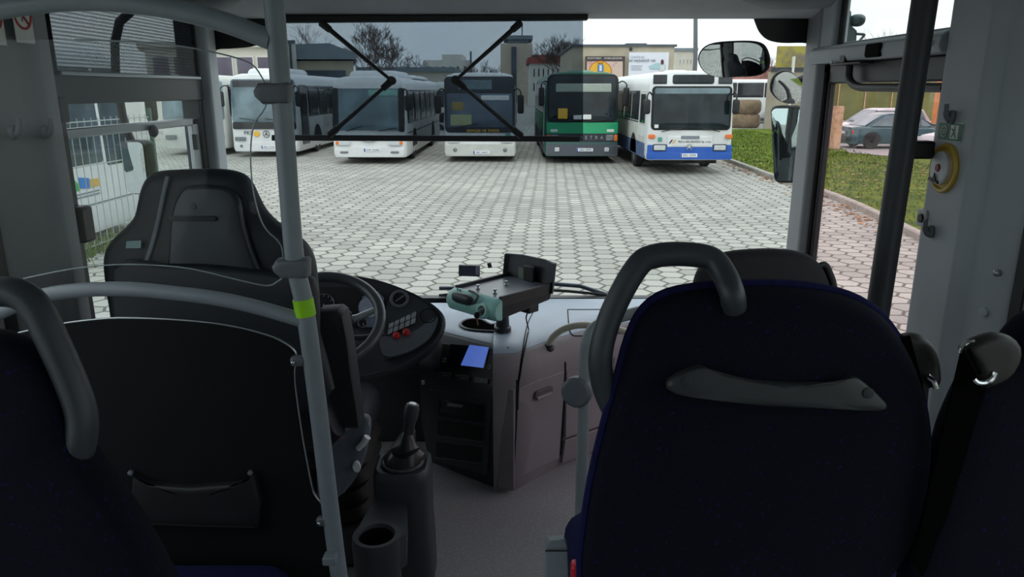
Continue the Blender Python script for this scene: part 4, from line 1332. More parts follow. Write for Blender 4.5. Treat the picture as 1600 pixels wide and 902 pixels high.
# ------------------------------------------------------------------ poles, rails and the driver's partition
m_pole = mat('pole_grey_enamel', (128, 136, 144), 0.4, var=0.03)
m_clamp = mat('clamp_grey', (96, 100, 108), 0.5, var=0.04)
m_polek = mat('pole_black_textured', (52, 54, 59), 0.5, var=0.05)
m_lime = mat('lime_green_tape', (150, 214, 20), 0.4, var=0.04)
m_panelk = mat('partition_black', (12, 15, 17), 0.7, var=0.06, bump=0.05, spec=0.2)
YP = 1.5
gp = thing('grab_pole', 'grey enamelled grab pole with a lime green band beside the driver partition', 'grab pole', at(470, 500, YP))
pth = [at(427, -60, YP), at(428, 0, YP), at(444, 200, YP), at(460, 400, YP), at(476, 480, YP), at(495, 620, YP), at(513, 770, YP), at(530, 902, YP), at(545, 1010, YP)]
pth[0].z = 2.97
bot = at(545, 1010, YP); bot.z = FZ + 0.02; bot.x = pth[-1].x + 0.01
MB().tube(spline(pth + [bot], 5), 0.0195, 18).build('tube', m_pole, gp)
MB().lathe([(0.05, 0), (0.05, 0.008), (0.03, 0.02), (0.0205, 0.03)], (bot.x, bot.y, FZ), (0, 0, 1), 20).build('floor_flange', m_clamp, gp)
def clamp(px0, py0, px1, py1, d=0.05, lab=None):
    pts = [(px0 + (px1 - px0) * 0.12, py0 + 1), (px1 - 4, py0 - 1), (px1, py0 + 3), (px1, py1 - 3), (px1 - 4, py1), (px0 + (px1 - px0) * 0.25, py1), (px0 + (px1 - px0) * 0.04, py1 - (py1 - py0) * 0.35), (px0, py0 + (py1 - py0) * 0.4)]
    return MB().pillow([at(x, y, YP) for x, y in pts], (0, -1, 0), d, 0.01).build('clamp', m_clamp, gp)
clamp(398, 129, 456, 163)
clamp(427, 403, 485, 433)
bq0, bq1 = at(473, 467, YP), at(478, 493, YP)
MB().tube([bq0, bq1], 0.0215, 18).build('lime_band', m_lime, gp)
for px, py in ((466, 564), (506, 814)):
    q = at(px, py, YP - 0.005)
    pb = MB().pillow([(q.x + a, q.y, q.z + c) for a, c in rrect(0.034, 0.024, 0.01)], (0, -1, 0), 0.02, 0.006).build('panel_bracket', m_clamp, gp)
    MB().ball((q.x - 0.008, q.y - 0.011, q.z), 0.0045).build('bolt', m_chrome, pb)

e = thing('partition_panel', 'black partition panel with an arched top behind the driver seat', 'partition', at(280, 700, YP))
po = [(60, 514), (100, 506), (140, 501), (185, 498), (260, 500), (330, 506), (380, 515), (425, 528), (452, 543), (462, 556), (459, 580), (460, 605), (466, 650), (474, 700), (484, 752), (489, 772), (503, 792), (507, 806)]
pts = [at(x, y, YP) for x, y in po]
low = [Vector((pts[-1].x + 0.005, YP, 1.05)), Vector((-1.19, YP, 1.05)), Vector((-1.19, YP, at(0, 532, YP).z)), at(20, 523, YP)]
MB().prism([p + Vector((0, 0.0, 0)) for p in pts + low], (0, 0.018, 0)).build('panel', m_panelk, e, 0.003)
MB().tube([p + Vector((0, 0.004, 0)) for p in spline([at(-40, 540, YP), at(20, 523, YP)] + pts, 3)], 0.0022, 6).build('edge_trim', m_alum, e)
pk_ = MB()
pk_.pillow([at(x, y, YP - 0.004) for x, y in [(210, 740), (230, 752), (300, 757), (385, 752), (400, 740), (410, 780), (404, 824), (300, 822), (215, 818), (207, 780)]], (0, -1, 0), 0.03, 0.008)
pko = pk_.build('pocket', m_black, e)
MB().tube([at(222, 818, YP - 0.02), at(310, 822, YP - 0.022), at(398, 824, YP - 0.02)], 0.003, 6).build('pocket_rim', m_panelk, pko)
for pxx in (205, 392):
    q = at(pxx, 738, YP - 0.006)
    MB().lathe([(0.006, 0), (0.006, 0.006), (0, 0.008)], q, (0, -1, 0), 10).build('stud', m_clamp, e)

e = thing('plexiglass_screen', 'clear plexiglass screen with rounded edges above the partition rail', 'screen', at(240, 250, YP))
xo = [(115, 62), (180, 64), (245, 68), (300, 75), (360, 88), (392, 100), (407, 118), (416, 140), (414, 168), (396, 196), (391, 240), (394, 290), (404, 335), (416, 360), (432, 375), (441, 392), (442, 430), (432, 441), (417, 447), (380, 440), (300, 421), (240, 415), (180, 414), (110, 421), (35, 436)]
xpts = [at(x, y, YP) for x, y in xo]
xend = [Vector((-1.19, YP, at(-20, 450, YP).z)), Vector((-1.19, YP, at(60, 62, YP).z))]
MB().prism(spline(xpts, 3)[:] + xend, (0, 0.005, 0)).build('pane', g_plexi, e, smooth=False)
MB().tube([p + Vector((0, 0.0025, 0)) for p in spline(xpts, 3)], 0.0016, 5).build('polished_edge', mat('plexi_edge', (150, 158, 162), 0.3), e)

def rail(nm, lab, pxs, y, r, m, cat='handrail', ends=True):
    P = [p for p in spline([at(a, b_, y) for a, b_ in pxs], 5) if p.x > -1.2]
    o = MB().tube(P, r, 16).build(nm, m)
    return tag(o, lab, cat)
rail('handrail', 'thick grey arched rail curving over the driver seat to the pole', [(-160, 62), (-60, 30), (0, 14), (80, 3), (150, 1), (230, 8), (300, 21), (360, 38), (424, 63)], YP, 0.0195, m_pole)
rail('handrail', 'grey arched rail just above the black partition panel', [(-140, 560), (-60, 516), (0, 488), (60, 464), (120, 454), (200, 452), (280, 459), (340, 467), (400, 480), (470, 500)], YP + 0.0, 0.0155, m_pole)

e = thing('grab_pole', 'black grab pole beside the glazed door', 'grab pole', at(1400, 300, 2.06))
a_, b_ = at(1445, 0, 2.06), at(1374, 470, 2.06)
dirp = (b_ - a_).normalized()
top, bt = a_ - dirp * ((2.97 - a_.z) / -dirp.z if False else (2.96 - a_.z) / abs(dirp.z)), a_ + dirp * ((a_.z - FZ - 0.02) / abs(dirp.z))
MB().tube([top, a_, b_, bt], 0.0325, 20).build('tube', m_polek, e)
q = at(1436, 236, 2.06)
MB().b2(q.x - 0.01, 1.178, 2.085, 2.139, q.z - 0.025, q.z + 0.025).build('bracket', m_black, e, 0.008)
MB().lathe([(0.07, 0), (0.07, 0.01), (0.036, 0.03)], (bt.x, bt.y, FZ), (0, 0, 1), 20).build('floor_flange', m_black, e)

e = thing('door_handrail', 'black bent door handrail under the header panel', 'handrail', onx(1327, 100, 1.14))
pts = [onx(a, b_, 1.205) for a, b_ in ((1327, 84), (1327, 104), (1326, 118), (1330, 129), (1342, 136), (1365, 137), (1476, 137))]
MB().tube(spline(pts, 5), 0.0135, 12).build('tube', m_polek, e)
q = onx(1326, 92, 1.20)
MB().box(q, (0.05, 0.05, 0.035)).build('bracket', m_black, e, 0.006)
MB().box(q + Vector((-0.002, -0.03, -0.017)), (0.05, 0.24, 0.008)).build('base_plate', m_black, e, 0.003)

# ------------------------------------------------------------------ on the posts: hooks, stickers, valve
m_hook = mat('hook_grey', (108, 112, 116), 0.5)
def hook(p, s, lab):
    e = thing('coat_hook', lab, 'coat hook', p)
    MB().pillow([(p.x - s * 0.006, p.y + a, p.z + c) for a, c in rrect(0.03, 0.036, 0.012)], (-s, 0, 0), 0.014, 0.005).build('base_plate', m_hook, e)
    MB().tube(spline([p + Vector((-s * 0.008, 0, -0.004)), p + Vector((-s * 0.016, 0, -0.002)), p + Vector((-s * 0.022, 0, 0.012)), p + Vector((-s * 0.024, 0, 0.034))], 4), [0.011] * 4 + [0.0085] * 5 + [0.006] * 4, 10).build('prong', m_hook, e)
hook(onx(1490, 183, 1.19), 1, 'grey coat hook above the green exit sticker')
hook(onx(1457, 362, 1.19), 1, 'grey coat hook beside the key lock, below the yellow valve')
hook(onx(17, 207, -1.205), -1, 'grey coat hook farther from the window on the post with stickers')
hook(onx(67, 207, -1.19), -1, 'grey coat hook nearer the window on the post with stickers')
def wall_disc(s, c, r0, r1, m, nm, par, n=28, ax=1.0, t=0.0015):
    vs = MB()
    o = [(c.x, c.y + r1 * ax * math.cos(2 * math.pi * k / n), c.z + r1 * math.sin(2 * math.pi * k / n)) for k in range(n)]
    if r0 <= 0:
        vs.prism(o, (-s * t, 0, 0))
    else:
        i = [(c.x, c.y + r0 * ax * math.cos(2 * math.pi * k / n), c.z + r0 * math.sin(2 * math.pi * k / n)) for k in range(n)]
        oo = [Vector(q) + Vector((-s * t, 0, 0)) for q in o]
        ii = [Vector(q) + Vector((-s * t, 0, 0)) for q in i]
        vs.loft([o, oo, ii, i, o], False)
    return vs.build(nm, m, par)
m_signr = mat('sign_red', (168, 44, 50), 0.5)
for ce, lab in (((35, 32), 'white prohibition sticker with a red ring and slash, nearer the window'), ((-12, 32), 'white prohibition sticker at the picture edge, beside its twin')):
    c = onx(ce[0], ce[1], -1.189)
    e = thing('prohibition_sticker', lab.replace('at the picture edge', 'farther from the window'), 'sticker', c)
    MB().prism([(c.x, c.y + a, c.z + z) for a, z in rrect(0.072, 0.105, 0.004)], (0.0012, 0, 0)).build('card', m_card, e, smooth=False)
    c2 = c + Vector((0.0012, 0, 0.012))
    wall_disc(-1, c2, 0.028, 0.034, m_signr, 'ring', e)
    MB().box(c2 + Vector((0.0008, 0, 0)), (0.0012, 0.006, 0.06), Matrix.Rotation(math.radians(45), 3, 'X')).build('slash', m_signr, e)
    MB().box(c2 + Vector((0.0004, 0, 0)), (0.0008, 0.006, 0.03), Matrix.Rotation(math.radians(-15), 3, 'X')).build('pictogram', m_inkg, e)
m_exit = mat('exit_green', (30, 104, 76), 0.5)
c = onx(1485, 206, 1.189)
e = thing('exit_sticker', 'green emergency exit sticker with a running figure above the yellow valve', 'sticker', c)
MB().prism([(c.x, c.y + a, c.z + z) for a, z in rrect(0.115, 0.05, 0.003)], (-0.0012, 0, 0)).build('card', m_card, e, smooth=False)
MB().prism([(c.x - 0.001, c.y + a, c.z + z) for a, z in rrect(0.111, 0.046, 0.003)], (-0.0012, 0, 0)).build('green_field', m_exit, e, smooth=False)
q = c + Vector((-0.0022, 0.026, 0))
wall_disc(1, q, 0.0125, 0.015, m_card, 'eye_ring', e)
wall_disc(1, q, 0.004, 0.0065, m_card, 'eye', e)
q = c + Vector((-0.0022, -0.022, 0))
rm = MB()
rm.box(q + Vector((0, 0, 0.0)), (0.001, 0.036, 0.036))
rm.build('doorway', m_card, e)
rn = MB()
q = q + Vector((-0.001, 0, 0))
rn.box(q + Vector((0, 0.0, 0.003)), (0.001, 0.006, 0.014), Matrix.Rotation(0.3, 3, 'X'))
rn.box(q + Vector((0, 0.006, -0.008)), (0.001, 0.004, 0.014), Matrix.Rotation(0.7, 3, 'X'))
rn.box(q + Vector((0, -0.006, -0.009)), (0.001, 0.004, 0.014), Matrix.Rotation(-0.5, 3, 'X'))
rn.box(q + Vector((0, 0.007, 0.006)), (0.001, 0.012, 0.0035), Matrix.Rotation(0.4, 3, 'X'))
rn.ball(q + Vector((0, -0.001, 0.0135)), 0.003, 8, 5, (0.3, 1, 1))
rn.build('running_figure', m_exit, e)
c = onx(1477, 263, 1.19)
m_valy = mat('valve_yellow', (190, 158, 60), 0.45)
e = thing('emergency_valve', 'round door valve in a yellow ring with a silver dial on the post', 'valve', c)
def oval(c, ry, rz, x, n=30):
    return [(x, c.y + ry * math.cos(2 * math.pi * k / n), c.z + rz * math.sin(2 * math.pi * k / n)) for k in range(n)]
MB().loft([oval(c, 0.066, 0.068, c.x + 0.004), oval(c, 0.066, 0.068, c.x - 0.006), oval(c, 0.062, 0.064, c.x - 0.010), oval(c, 0.056, 0.058, c.x - 0.009), oval(c, 0.053, 0.055, c.x - 0.002), oval(c, 0.01, 0.01, c.x - 0.002)], True).build('yellow_ring', m_valy, e)
c2 = c + Vector((0, 0.01, 0.0))
MB().loft([oval(c2, 0.044, 0.046, c.x - 0.001), oval(c2, 0.044, 0.046, c.x - 0.012), oval(c2, 0.040, 0.042, c.x - 0.014), oval(c2, 0.005, 0.005, c.x - 0.014)], True).build('dial', mat('valve_dial_grey', (206, 206, 210), 0.35), e)
MB().loft([oval(c2, 0.01, 0.011, c.x - 0.014), oval(c2, 0.009, 0.010, c.x - 0.018)], True).build('red_button', mat('dull_red', (130, 52, 50), 0.5), e)
q = c2 + Vector((-0.016, 0.012, -0.036))
MB().box(q, (0.006, 0.05, 0.008), Matrix.Rotation(0.15, 3, 'X')).build('lever', m_black, e, 0.002)
MB().prism([q + Vector((-0.003, -0.014, 0.0)), q + Vector((-0.003, 0.004, 0.0)), q + Vector((-0.003, -0.004, 0.022))], (0.003, 0, 0)).build('pointer', m_black, e)
c = onx(1442, 341, 1.19)
e = thing('key_lock', 'small steel lock plate beside the lower coat hook', 'lock', c)
MB().pillow([(c.x - 0.002, c.y + a, c.z + z) for a, z in rrect(0.05, 0.05, 0.004)], (-1, 0, 0), 0.006, 0.002).build('plate', mat('lock_plate_grey', (176, 178, 180), 0.4), e)
MB().lathe([(0.013, 0.0), (0.013, 0.006), (0.004, 0.007)], c + Vector((-0.004, 0, 0)), (-1, 0, 0), 14).build('cylinder', m_black, e)
for px, py, r, lab in ((1557, 427, 0.009, 'small steel screw head high on the grey post'), (1537, 488, 0.013, 'round grey cap on the grey post below the screw')):
    c = onx(px, py, 1.226)
    o = MB().lathe([(r, -0.01), (r, 0.003), (r * 0.6, 0.006), (0, 0.007)], c, (-1, -0.3, 0), 16).build('screw_cap' if r > 0.01 else 'screw_head', m_trimd if r > 0.01 else m_alum)
    o.parent = pR
    struct(o)

# ------------------------------------------------------------------ windscreen roller blind with scissor arms
e = thing('roller_blind', 'smoked roller blind with black scissor arms over the driver half of the windscreen', 'blind', wsp(670, 120, -0.09))
DY = -0.09
def wq(px, py, d=0.0):
    return wsp(px, py, DY + d)
MB().prism([wq(436, 30), wq(911, 30), wq(911, 220), wq(436, 220)], (0, 0.0015, 0)).build('film', g_blind, e, smooth=False)
MB().prism([wq(424, 211, -.008), wq(906, 213, -.008), wq(906, 222, -.008), wq(424, 220, -.008)], (0, 0.016, 0)).build('bottom_bar', m_black, e, 0.003)
MB().prism([wq(436, 24, -.02), wq(919, 22, -.02), wq(919, 31, -.02), wq(436, 35, -.02)], (0, 0.05, 0)).build('top_cassette', m_black, e, 0.004)
for (a, k, c) in (((500, 34), (612, 126), (514, 212)), ((815, 34), (712, 125), (816, 214))):
    A, K, Cc = wq(*a, -.022), wq(*k, -.022), wq(*c, -.022)
    ar = MB()
    ar.tube([A, K, Cc], 0.0105, 8)
    ao = ar.build('scissor_arm', m_black, e)
    jn = MB()
    jn.tube([K + Vector((0, -0.012, 0)), K + Vector((0, 0.012, 0))], 0.018, 14)
    jn.build('hinge', m_black, ao)
    for P_, Q_ in ((A, K), (K, Cc), (Cc, K)):
        t = (Q_ - P_).normalized()
        MB().tube([P_ + t * 0.004, P_ + t * 0.05], [0.0155, 0.0135], 8).build('collar', m_black, ao)
# ------------------------------------------------------------------ dashboard
m_dasht = mat('dash_top_grey', (160, 174, 192), 0.36, var=0.04, scale=6, bump=0.08, bscale=350)
m_dashf = mat('dash_front_taupe', (134, 127, 134), 0.55, var=0.05, scale=5, bump=0.08, bscale=350)
m_dashk = mat('dash_black', (60, 62, 68), 0.42, var=0.06, bump=0.06, bscale=350)
m_dashd = mat('dash_recess_black', (22, 22, 25), 0.5)
m_gap = mat('seam_black', (14, 14, 15), 0.8)
dash = thing('dashboard', 'long grey and black dashboard under the windscreen', 'dashboard', (0, 2.9, FZ))

def fo(px, py):
    p = onz(px, py, FZ); return Vector((p.x, p.y, 0))
A_ = fo(662, 733); B_ = fo(768, 776); C_ = fo(800, 775); D_ = fo(880, 735); E_ = fo(950, 708)
E2 = Vector((0.72, 3.0, 0)); G_ = Vector((1.21, 3.04, 0))
# the taupe cabinet front: rings at rising height along B C D E G
line = [B_.lerp(C_, 0.1), C_ + Vector((0.012, 0.006, 0)), C_.lerp(D_, 0.5), D_, E_, E2, G_]
def nrm(i, L):
    t = (L[min(i + 1, len(L) - 1)] - L[max(i - 1, 0)]).normalized()
    return Vector((-t.y, t.x, 0))          # pointing into the dashboard (+y)
levels = [(0.0, 0.035), (0.06, 0.02), (0.30, 0.004), (0.44, 0.0), (0.47, 0.002), (0.50, 0.008), (0.525, 0.020), (0.545, 0.036), (0.556, 0.052)]
rows, tops = [], []
for i, p in enumerate(line):
    n = nrm(i, line) if i > 2 else (Vector((-0.25, 0.97, 0)) if i == 2 else Vector((0, 1, 0)))
    row = [p + n * d + Vector((0, 0, FZ + h)) for h, d in levels]
    row += [Vector((row[-1].x, 3.255, FZ + 0.556)), Vector((row[-1].x, 3.255, FZ))]
    rows.append(row)
    t = [p + n * d + Vector((0, 0, FZ + h)) for h, d in ((0.545, 0.060), (0.5575, 0.054), (0.565, 0.066), (0.572, 0.086), (0.577, 0.115), (0.580, 0.15))]
    t += [Vector((t[-1].x, 3.25, FZ + 0.580)), Vector((t[-1].x, 3.25, FZ + 0.545))]
    tops.append(t)
cab = MB().loft(rows, True, True)
top_ = MB().loft(tops, True, True)
surf_v = [tuple(v) for v in cab.v + top_.v]
surf_f = [tuple(f) for f in cab.f] + [tuple(i + len(cab.v) for i in f) for f in top_.f]
BV = BVHTree.FromPolygons(surf_v, surf_f)
def onsurf(px, py, lift=0.0):
    d = ray(px, py).normalized()
    h = BV.ray_cast(CAMP, d)
    return (h[0] - d * lift) if h[0] is not None else at(px, py, 2.7)
def surfpath(pts, lift=0.0, n=5):
    P = [Vector((x, y, 0)) for x, y in pts]
    return [onsurf(q.x, q.y, lift) for q in spline(P, n)]
cab.build('cabinet_body', m_dashf, dash, angle=60)
top_.build('dash_top', m_dasht, dash, angle=60)
# cabinet doors and seams on the front
def face_pts(pa, pb, h0, h1, d=-0.004):
    t = (pb - pa).normalized(); n = Vector((-t.y, t.x, 0))
    o = []
    for p, h in ((pa, h0), (pb, h0), (pb, h1), (pa, h1)):
        off = 0.02 if h < 0.1 else 0.002
        o.append(p + n * (off + d) + Vector((0, 0, FZ + h)))
    return o, n
def door(pa, pb, h0, h1, handle):
    o, n = face_pts(pa, pb, h0, h1)
    dr = MB().prism(o, n * 0.012).build('cabinet_door', m_dashf, dash, 0.004)
    if handle:
        t = (pb - pa).normalized()
        c = pa.lerp(pb, 0.52) + Vector((0, 0, FZ + h1 - 0.055)) - n * 0.003
        w = (pb - pa).length * 0.40
        rc_ = [c + t * a + Vector((0, 0, z)) for a, z in rrect(w, 0.034, 0.014)]
        MB().pillow(rc_, n, 0.012, 0.004).build('handle_recess', mat('taupe_recess_shade', (84, 80, 85), 0.6), dr)  # front taupe darkened to paint recess shade on a raised pad
        MB().tube([c - t * w * 0.42 + Vector((0, 0, -0.012)) - n * 0.006, c + t * w * 0.36 + Vector((0, 0, -0.012)) - n * 0.006], 0.007, 8).build('handle_lip', m_dashf, dr)
    return dr
dd = (D_ - C_).normalized()
door(C_ + dd * 0.02 + Vector((0.01, 0.006, 0)), D_ - dd * 0.006, 0.05, 0.435, True)
de_ = (E_ - D_).normalized()
door(D_ + de_ * 0.006, E_ - de_ * 0.004, 0.14, 0.435, False)
door(D_ + de_ * 0.006, E_ - de_ * 0.004, 0.02, 0.13, False)
door(E_ + Vector((0.01, 0.003, 0)), E2, 0.05, 0.435, False)
for P_, nn in ((C_ + Vector((0.012, 0.006, 0)) + dd * 0.008, 0), (D_, 1), (E_, 2)):
    n = Vector((-dd.y, dd.x, 0)) if nn == 0 else Vector((-de_.y, de_.x, 0))
    MB().tube(spline([P_ + n * (d - 0.001) + Vector((0, 0, FZ + h)) for h, d in levels[1:5]], 3), 0.0035, 6).build('seam', m_gap, dash)

# centre column with screen and slots, turned to the driver
ca, cb = A_, B_
tcol = (cb - ca).normalized(); ncol = Vector((-tcol.y, tcol.x, 0))
col_prof = [(0.0, 0.06), (0.04, 0.045), (0.18, 0.02), (0.40, 0.012), (0.445, 0.01), (0.462, 0.022), (0.562, 0.088), (0.572, 0.11)]
ext = [ca - tcol * 0.02, ca.lerp(cb, 0.5), cb + tcol * 0.0]
rows = []
for p in ext:
    row = [p + ncol * d + Vector((0, 0, FZ + h)) for h, d in col_prof]
    bk = Vector((row[-1].x + 0.06, 3.0, 0))
    row += [Vector((bk.x, bk.y, FZ + 0.57)), Vector((bk.x, bk.y, FZ))]
    rows.append(row)
MB().loft(rows).build('centre_column', m_dashk, dash, angle=40)
# taupe side fillet between column and first door
o_ = []
MB().prism([cb + ncol * 0.03 + Vector((0.002, 0, FZ + 0.02)), C_ + Vector((0.01, 0.004, FZ + 0.02)), C_ + Vector((0.01, 0.002, FZ + 0.44)), cb + ncol * 0.012 + Vector((0.002, 0, FZ + 0.44))], (0, 0.08, 0)).build('side_panel', m_dashf, dash, 0.006)
# screen panel lies on the sloped upper part
P_low = ca.lerp(cb, 0.5) + ncol * 0.022 + Vector((0, 0, FZ + 0.462))
P_hi = ca.lerp(cb, 0.5) + ncol * 0.088 + Vector((0, 0, FZ + 0.562))
upv = (P_hi - P_low).normalized()
nscr = tcol.cross(upv).normalized()          # outward
if nscr.y > 0: nscr = -nscr
def sp(px, py, d=0.0):
    return onp(px, py, P_low + nscr * d, nscr)
rad = MB().prism([sp(692, 537, .003), sp(776, 546, .003), sp(770, 596, .003), sp(686, 584, .003)], nscr * 0.004).build('radio_panel', m_dashd, dash, 0.002)
m_scr = mat('screen_blue', (60, 90, 190), 0.3, emit=(92, 124, 216), es=0.55)
m_scrd = mat('screen_dark', (18, 20, 34), 0.15)
sd_ = MB().prism([sp(704, 538, .008), sp(765, 543, .008), sp(757, 576, .008), sp(700, 569, .008)], nscr * 0.002).build('screen', m_scrd, rad)
MB().prism([sp(734, 539, .011), sp(764, 543, .011), sp(755, 575, .011), sp(720, 571, .011)], nscr * 0.001).build('lit_area', m_scr, sd_)
for a, b_ in ((694, 563), (764, 574)):
    c = sp(a, b_, .008)
    MB().tube([c + (upv * math.sin(q) + tcol * math.cos(q)) * 0.0075 for q in [2 * math.pi * k / 18 for k in range(18)]], 0.0014, 5, True).build('knob_ring', m_alum, rad)
for k in range(4):
    c = sp(770, 548 + 4 * k, .008)
    MB().box(c, (0.008, 0.002, 0.004)).build('button', m_dashk, rad)
for a, b_ in ((695, 585), (722, 589), (752, 593)):
    pts = [sp(a - 10, b_ - 3, .004), sp(a + 12, b_ - 1, .004), sp(a + 11, b_ + 8, .004), sp(a - 11, b_ + 6, .004)]
    bt_ = MB().prism(pts, nscr * 0.005).build('switch', m_dashk, dash, 0.002)
    MB().prism([sp(a - 3, b_ + 1, .0095), sp(a + 4, b_ + 1.6, .0095), sp(a + 4, b_ + 2.8, .0095), sp(a - 3, b_ + 2.2, .0095)], nscr * 0.0006).build('switch_mark', m_inkg, bt_)
# slots on the lower face
P_f = ca + ncol * 0.016 + Vector((0, 0, FZ + 0.3))
nf = -ncol
def cp(px, py, d=0.0):
    return onp(px, py, P_f + nf * d, nf)
MB().prism([cp(672, 608, .001), cp(769, 622, .001), cp(761, 742, .001), cp(668, 716, .001)], nf * 0.004).build('slot_frame', m_dashk, dash, 0.004)
for y0, y1, lab in ((622, 650, 1), (655, 682, 0), (690, 716, 0)):
    dx = (y0 - 622) * 0.06
    s_ = MB().prism([cp(686 - dx, y0, .006), cp(758 - dx, y0 + 11, .006), cp(756 - dx, y1 + 11, .006), cp(685 - dx, y1, .006)], nf * 0.003).build('slot', m_dashd, dash, 0.002)
    if lab:
        MB().prism([cp(690, 625, .0095), cp(754, 635, .0095), cp(752, 655, .0095), cp(688, 644, .0095)], nf * 0.002).build('tape_player', mat('player_face', (30, 31, 34), 0.2), s_, 0.001)
        MB().prism([cp(699, 629, .012), cp(724, 633, .012), cp(722, 637, .012), cp(699, 635, .012)], nf * 0.001).build('player_slot', m_alum, s_)
    else:
        MB().tube([cp(684 - dx, y1 - 1, .008), cp(756 - dx, y1 + 9, .008)], 0.0035, 6).build('slot_lip', m_dashk, s_)
# top of the console round the machine
Z_T = FZ + 0.573
tp = [ca + ncol * 0.10, cb + ncol * 0.10 - tcol * 0.03, Vector((-0.035, 2.76, 0)), Vector((0.0, 2.95, 0)), Vector((0.0, 3.22, 0)), Vector((-0.6, 3.22, 0)), Vector((-0.5, 2.92, 0))]
tp = [Vector((p.x, p.y, 0)) for p in tp]
rings = []
cen = sum(tp, Vector()) / len(tp)
for h, k in ((-0.06, 0.0), (-0.012, 0.0), (-0.004, 0.015), (0.0, 0.04)):
    rings.append([p + (cen - p) * k + Vector((0, 0, Z_T + h)) for p in tp])
MB().loft(rings).build('console_top', m_dasht, dash, angle=50)
# full-width top shelf up to the glass
ts = [(-1.22, 2.95), (-0.75, 2.92), (-0.42, 2.95), (-0.42, 3.25), (-1.22, 3.25)]
rings = []
for h, k in ((0.535, 0), (0.570, 0), (0.578, 0.01)):
    rings.append([Vector((x, y + (k if y < 3.2 else 0), FZ + h)) for x, y in ts])
MB().loft(rings).build('driver_shelf', m_dasht, dash, angle=50)
lid = surfpath([(887, 484), (910, 484), (950, 484), (985, 485), (1002, 512), (960, 522), (905, 525), (893, 522), (889, 510), (887, 484)], 0.0015, 6)
MB().tube(lid, 0.0024, 6).build('lid_seam', m_gap, dash)
MB().tube(surfpath([(839, 477), (832, 490), (825, 505), (820, 525), (817, 545), (814, 565), (811, 585), (808, 606)], 0.001), 0.0022, 6).build('seam', m_gap, dash)
# glovebox front right of the door handle rail
# cup holder on the console
q0 = onz(762, 508, Z_T)
cup = MB()
ring = spline([onz(x, y, Z_T + 0.004) for x, y in ((719, 507), (730, 500), (752, 500), (768, 508), (782, 505), (794, 511), (788, 519), (768, 518), (748, 517), (728, 514))], 3, True)
cup.tube(ring, 0.006, 8, True)
cupo = cup.build('cup_holder_rim', m_dashk, dash)
MB().prism(ring, (0, 0, 0.002)).build('cup_holder_shade', mat('cup_well_painted_shade', (10, 10, 11), 1.0, spec=0.0), cupo)  # flat black patch painting the shade of a hollow that is not cut
# lower dark panel under the wheel
MB().prism([(-1.2, 2.98, FZ), (-1.2, 2.90, FZ + 0.35), (-1.2, 2.98, FZ + 0.52), (-1.2, 3.24, FZ + 0.52), (-1.2, 3.24, FZ)], (0.84, 0, 0)).build('knee_panel', m_dashk, dash, 0.01)

# instrument pod
PC = at(595, 510, 2.62); PN = Vector((0.05, -0.78, 0.62)).normalized()
def pp(px, py, d=0.0):
    return onp(px, py, PC + PN * d, PN)
pod = [(430, 470), (455, 440), (495, 428), (540, 429), (585, 436), (625, 449), (660, 465), (685, 482), (695, 497), (693, 515), (678, 538), (652, 558), (622, 575), (596, 582), (560, 590), (500, 590), (445, 560)]
pm = MB()
pl = spline([pp(x, y) for x, y in pod], 3, True)
cpod = sum(pl, Vector()) / len(pl)
rings = []
for d, k in ((-0.20, 0.30), (-0.10, 0.05), (-0.04, 0.0), (-0.012, -0.005), (0.0, 0.008), (-0.004, 0.03), (-0.012, 0.06)):
    rings.append([p + (cpod - p) * k + PN * d for p in pl])
pm.loft(rings)
podo = pm.build('instrument_pod', m_dashk, dash, angle=60)
m_pod2 = mat('pod_panel_grey', (112, 118, 128), 0.4, var=0.05)
pan = spline([pp(x, y, -.012) for x, y in ((606, 470), (630, 458), (660, 472), (680, 488), (684, 505), (672, 530), (645, 550), (612, 560), (600, 555))], 3, True)
MB().prism(pan, PN * 0.006).build('switch_field', mat('pod_panel_dark', (66, 69, 76), 0.4), podo)
low = spline([pp(x, y, -.006) for x, y in ((597, 527), (640, 521), (668, 504), (684, 495), (681, 512), (668, 532), (640, 549), (606, 558), (595, 545))], 3, True)
MB().prism(low, PN * 0.004).build('lower_trim', m_pod2, podo)
def pdisc(px, py, r, d, m, nm, par, t=0.003):
    c = pp(px, py, d)
    ax = PN.orthogonal().normalized(); bx = PN.cross(ax)
    return MB().prism([c + (ax * math.cos(a) + bx * math.sin(a)) * r for a in [2 * math.pi * k / 28 for k in range(28)]], PN * t).build(nm, m, par)
def pring(px, py, r, d, w, m, nm, par):
    c = pp(px, py, d)
    ax = PN.orthogonal().normalized(); bx = PN.cross(ax)
    return MB().tube([c + (ax * math.cos(a) + bx * math.sin(a)) * r for a in [2 * math.pi * k / 32 for k in range(32)]], w, 6, True).build(nm, m, par)
v1 = pring(624, 467, 0.031, -.002, 0.006, m_pod2, 'air_vent', podo)
pdisc(624, 467, 0.026, -.006, m_dashd, 'vent_cup', v1)
cv = pp(624, 467, .002)
MB().box(cv, (0.044, 0.006, 0.006), Matrix.Rotation(math.radians(-35), 3, 'Y')).build('vent_blade', m_pod2, v1, 0.002)
pring(669, 493, 0.029, -.001, 0.0015, m_gap, 'speaker_ring', podo)
def plerp(a, b_, c, d, u, v):
    return a.lerp(b_, u).lerp(d.lerp(c, u), v)
SW = [pp(607, 507, -.002), pp(652, 486, -.002), pp(650, 506, -.002), pp(604, 526, -.002)]
MB().prism(SW, PN * 0.003).build('switch_bank', m_dashd, podo)
m_sw = mat('switch_grey', (168, 174, 184), 0.4, var=0.1)
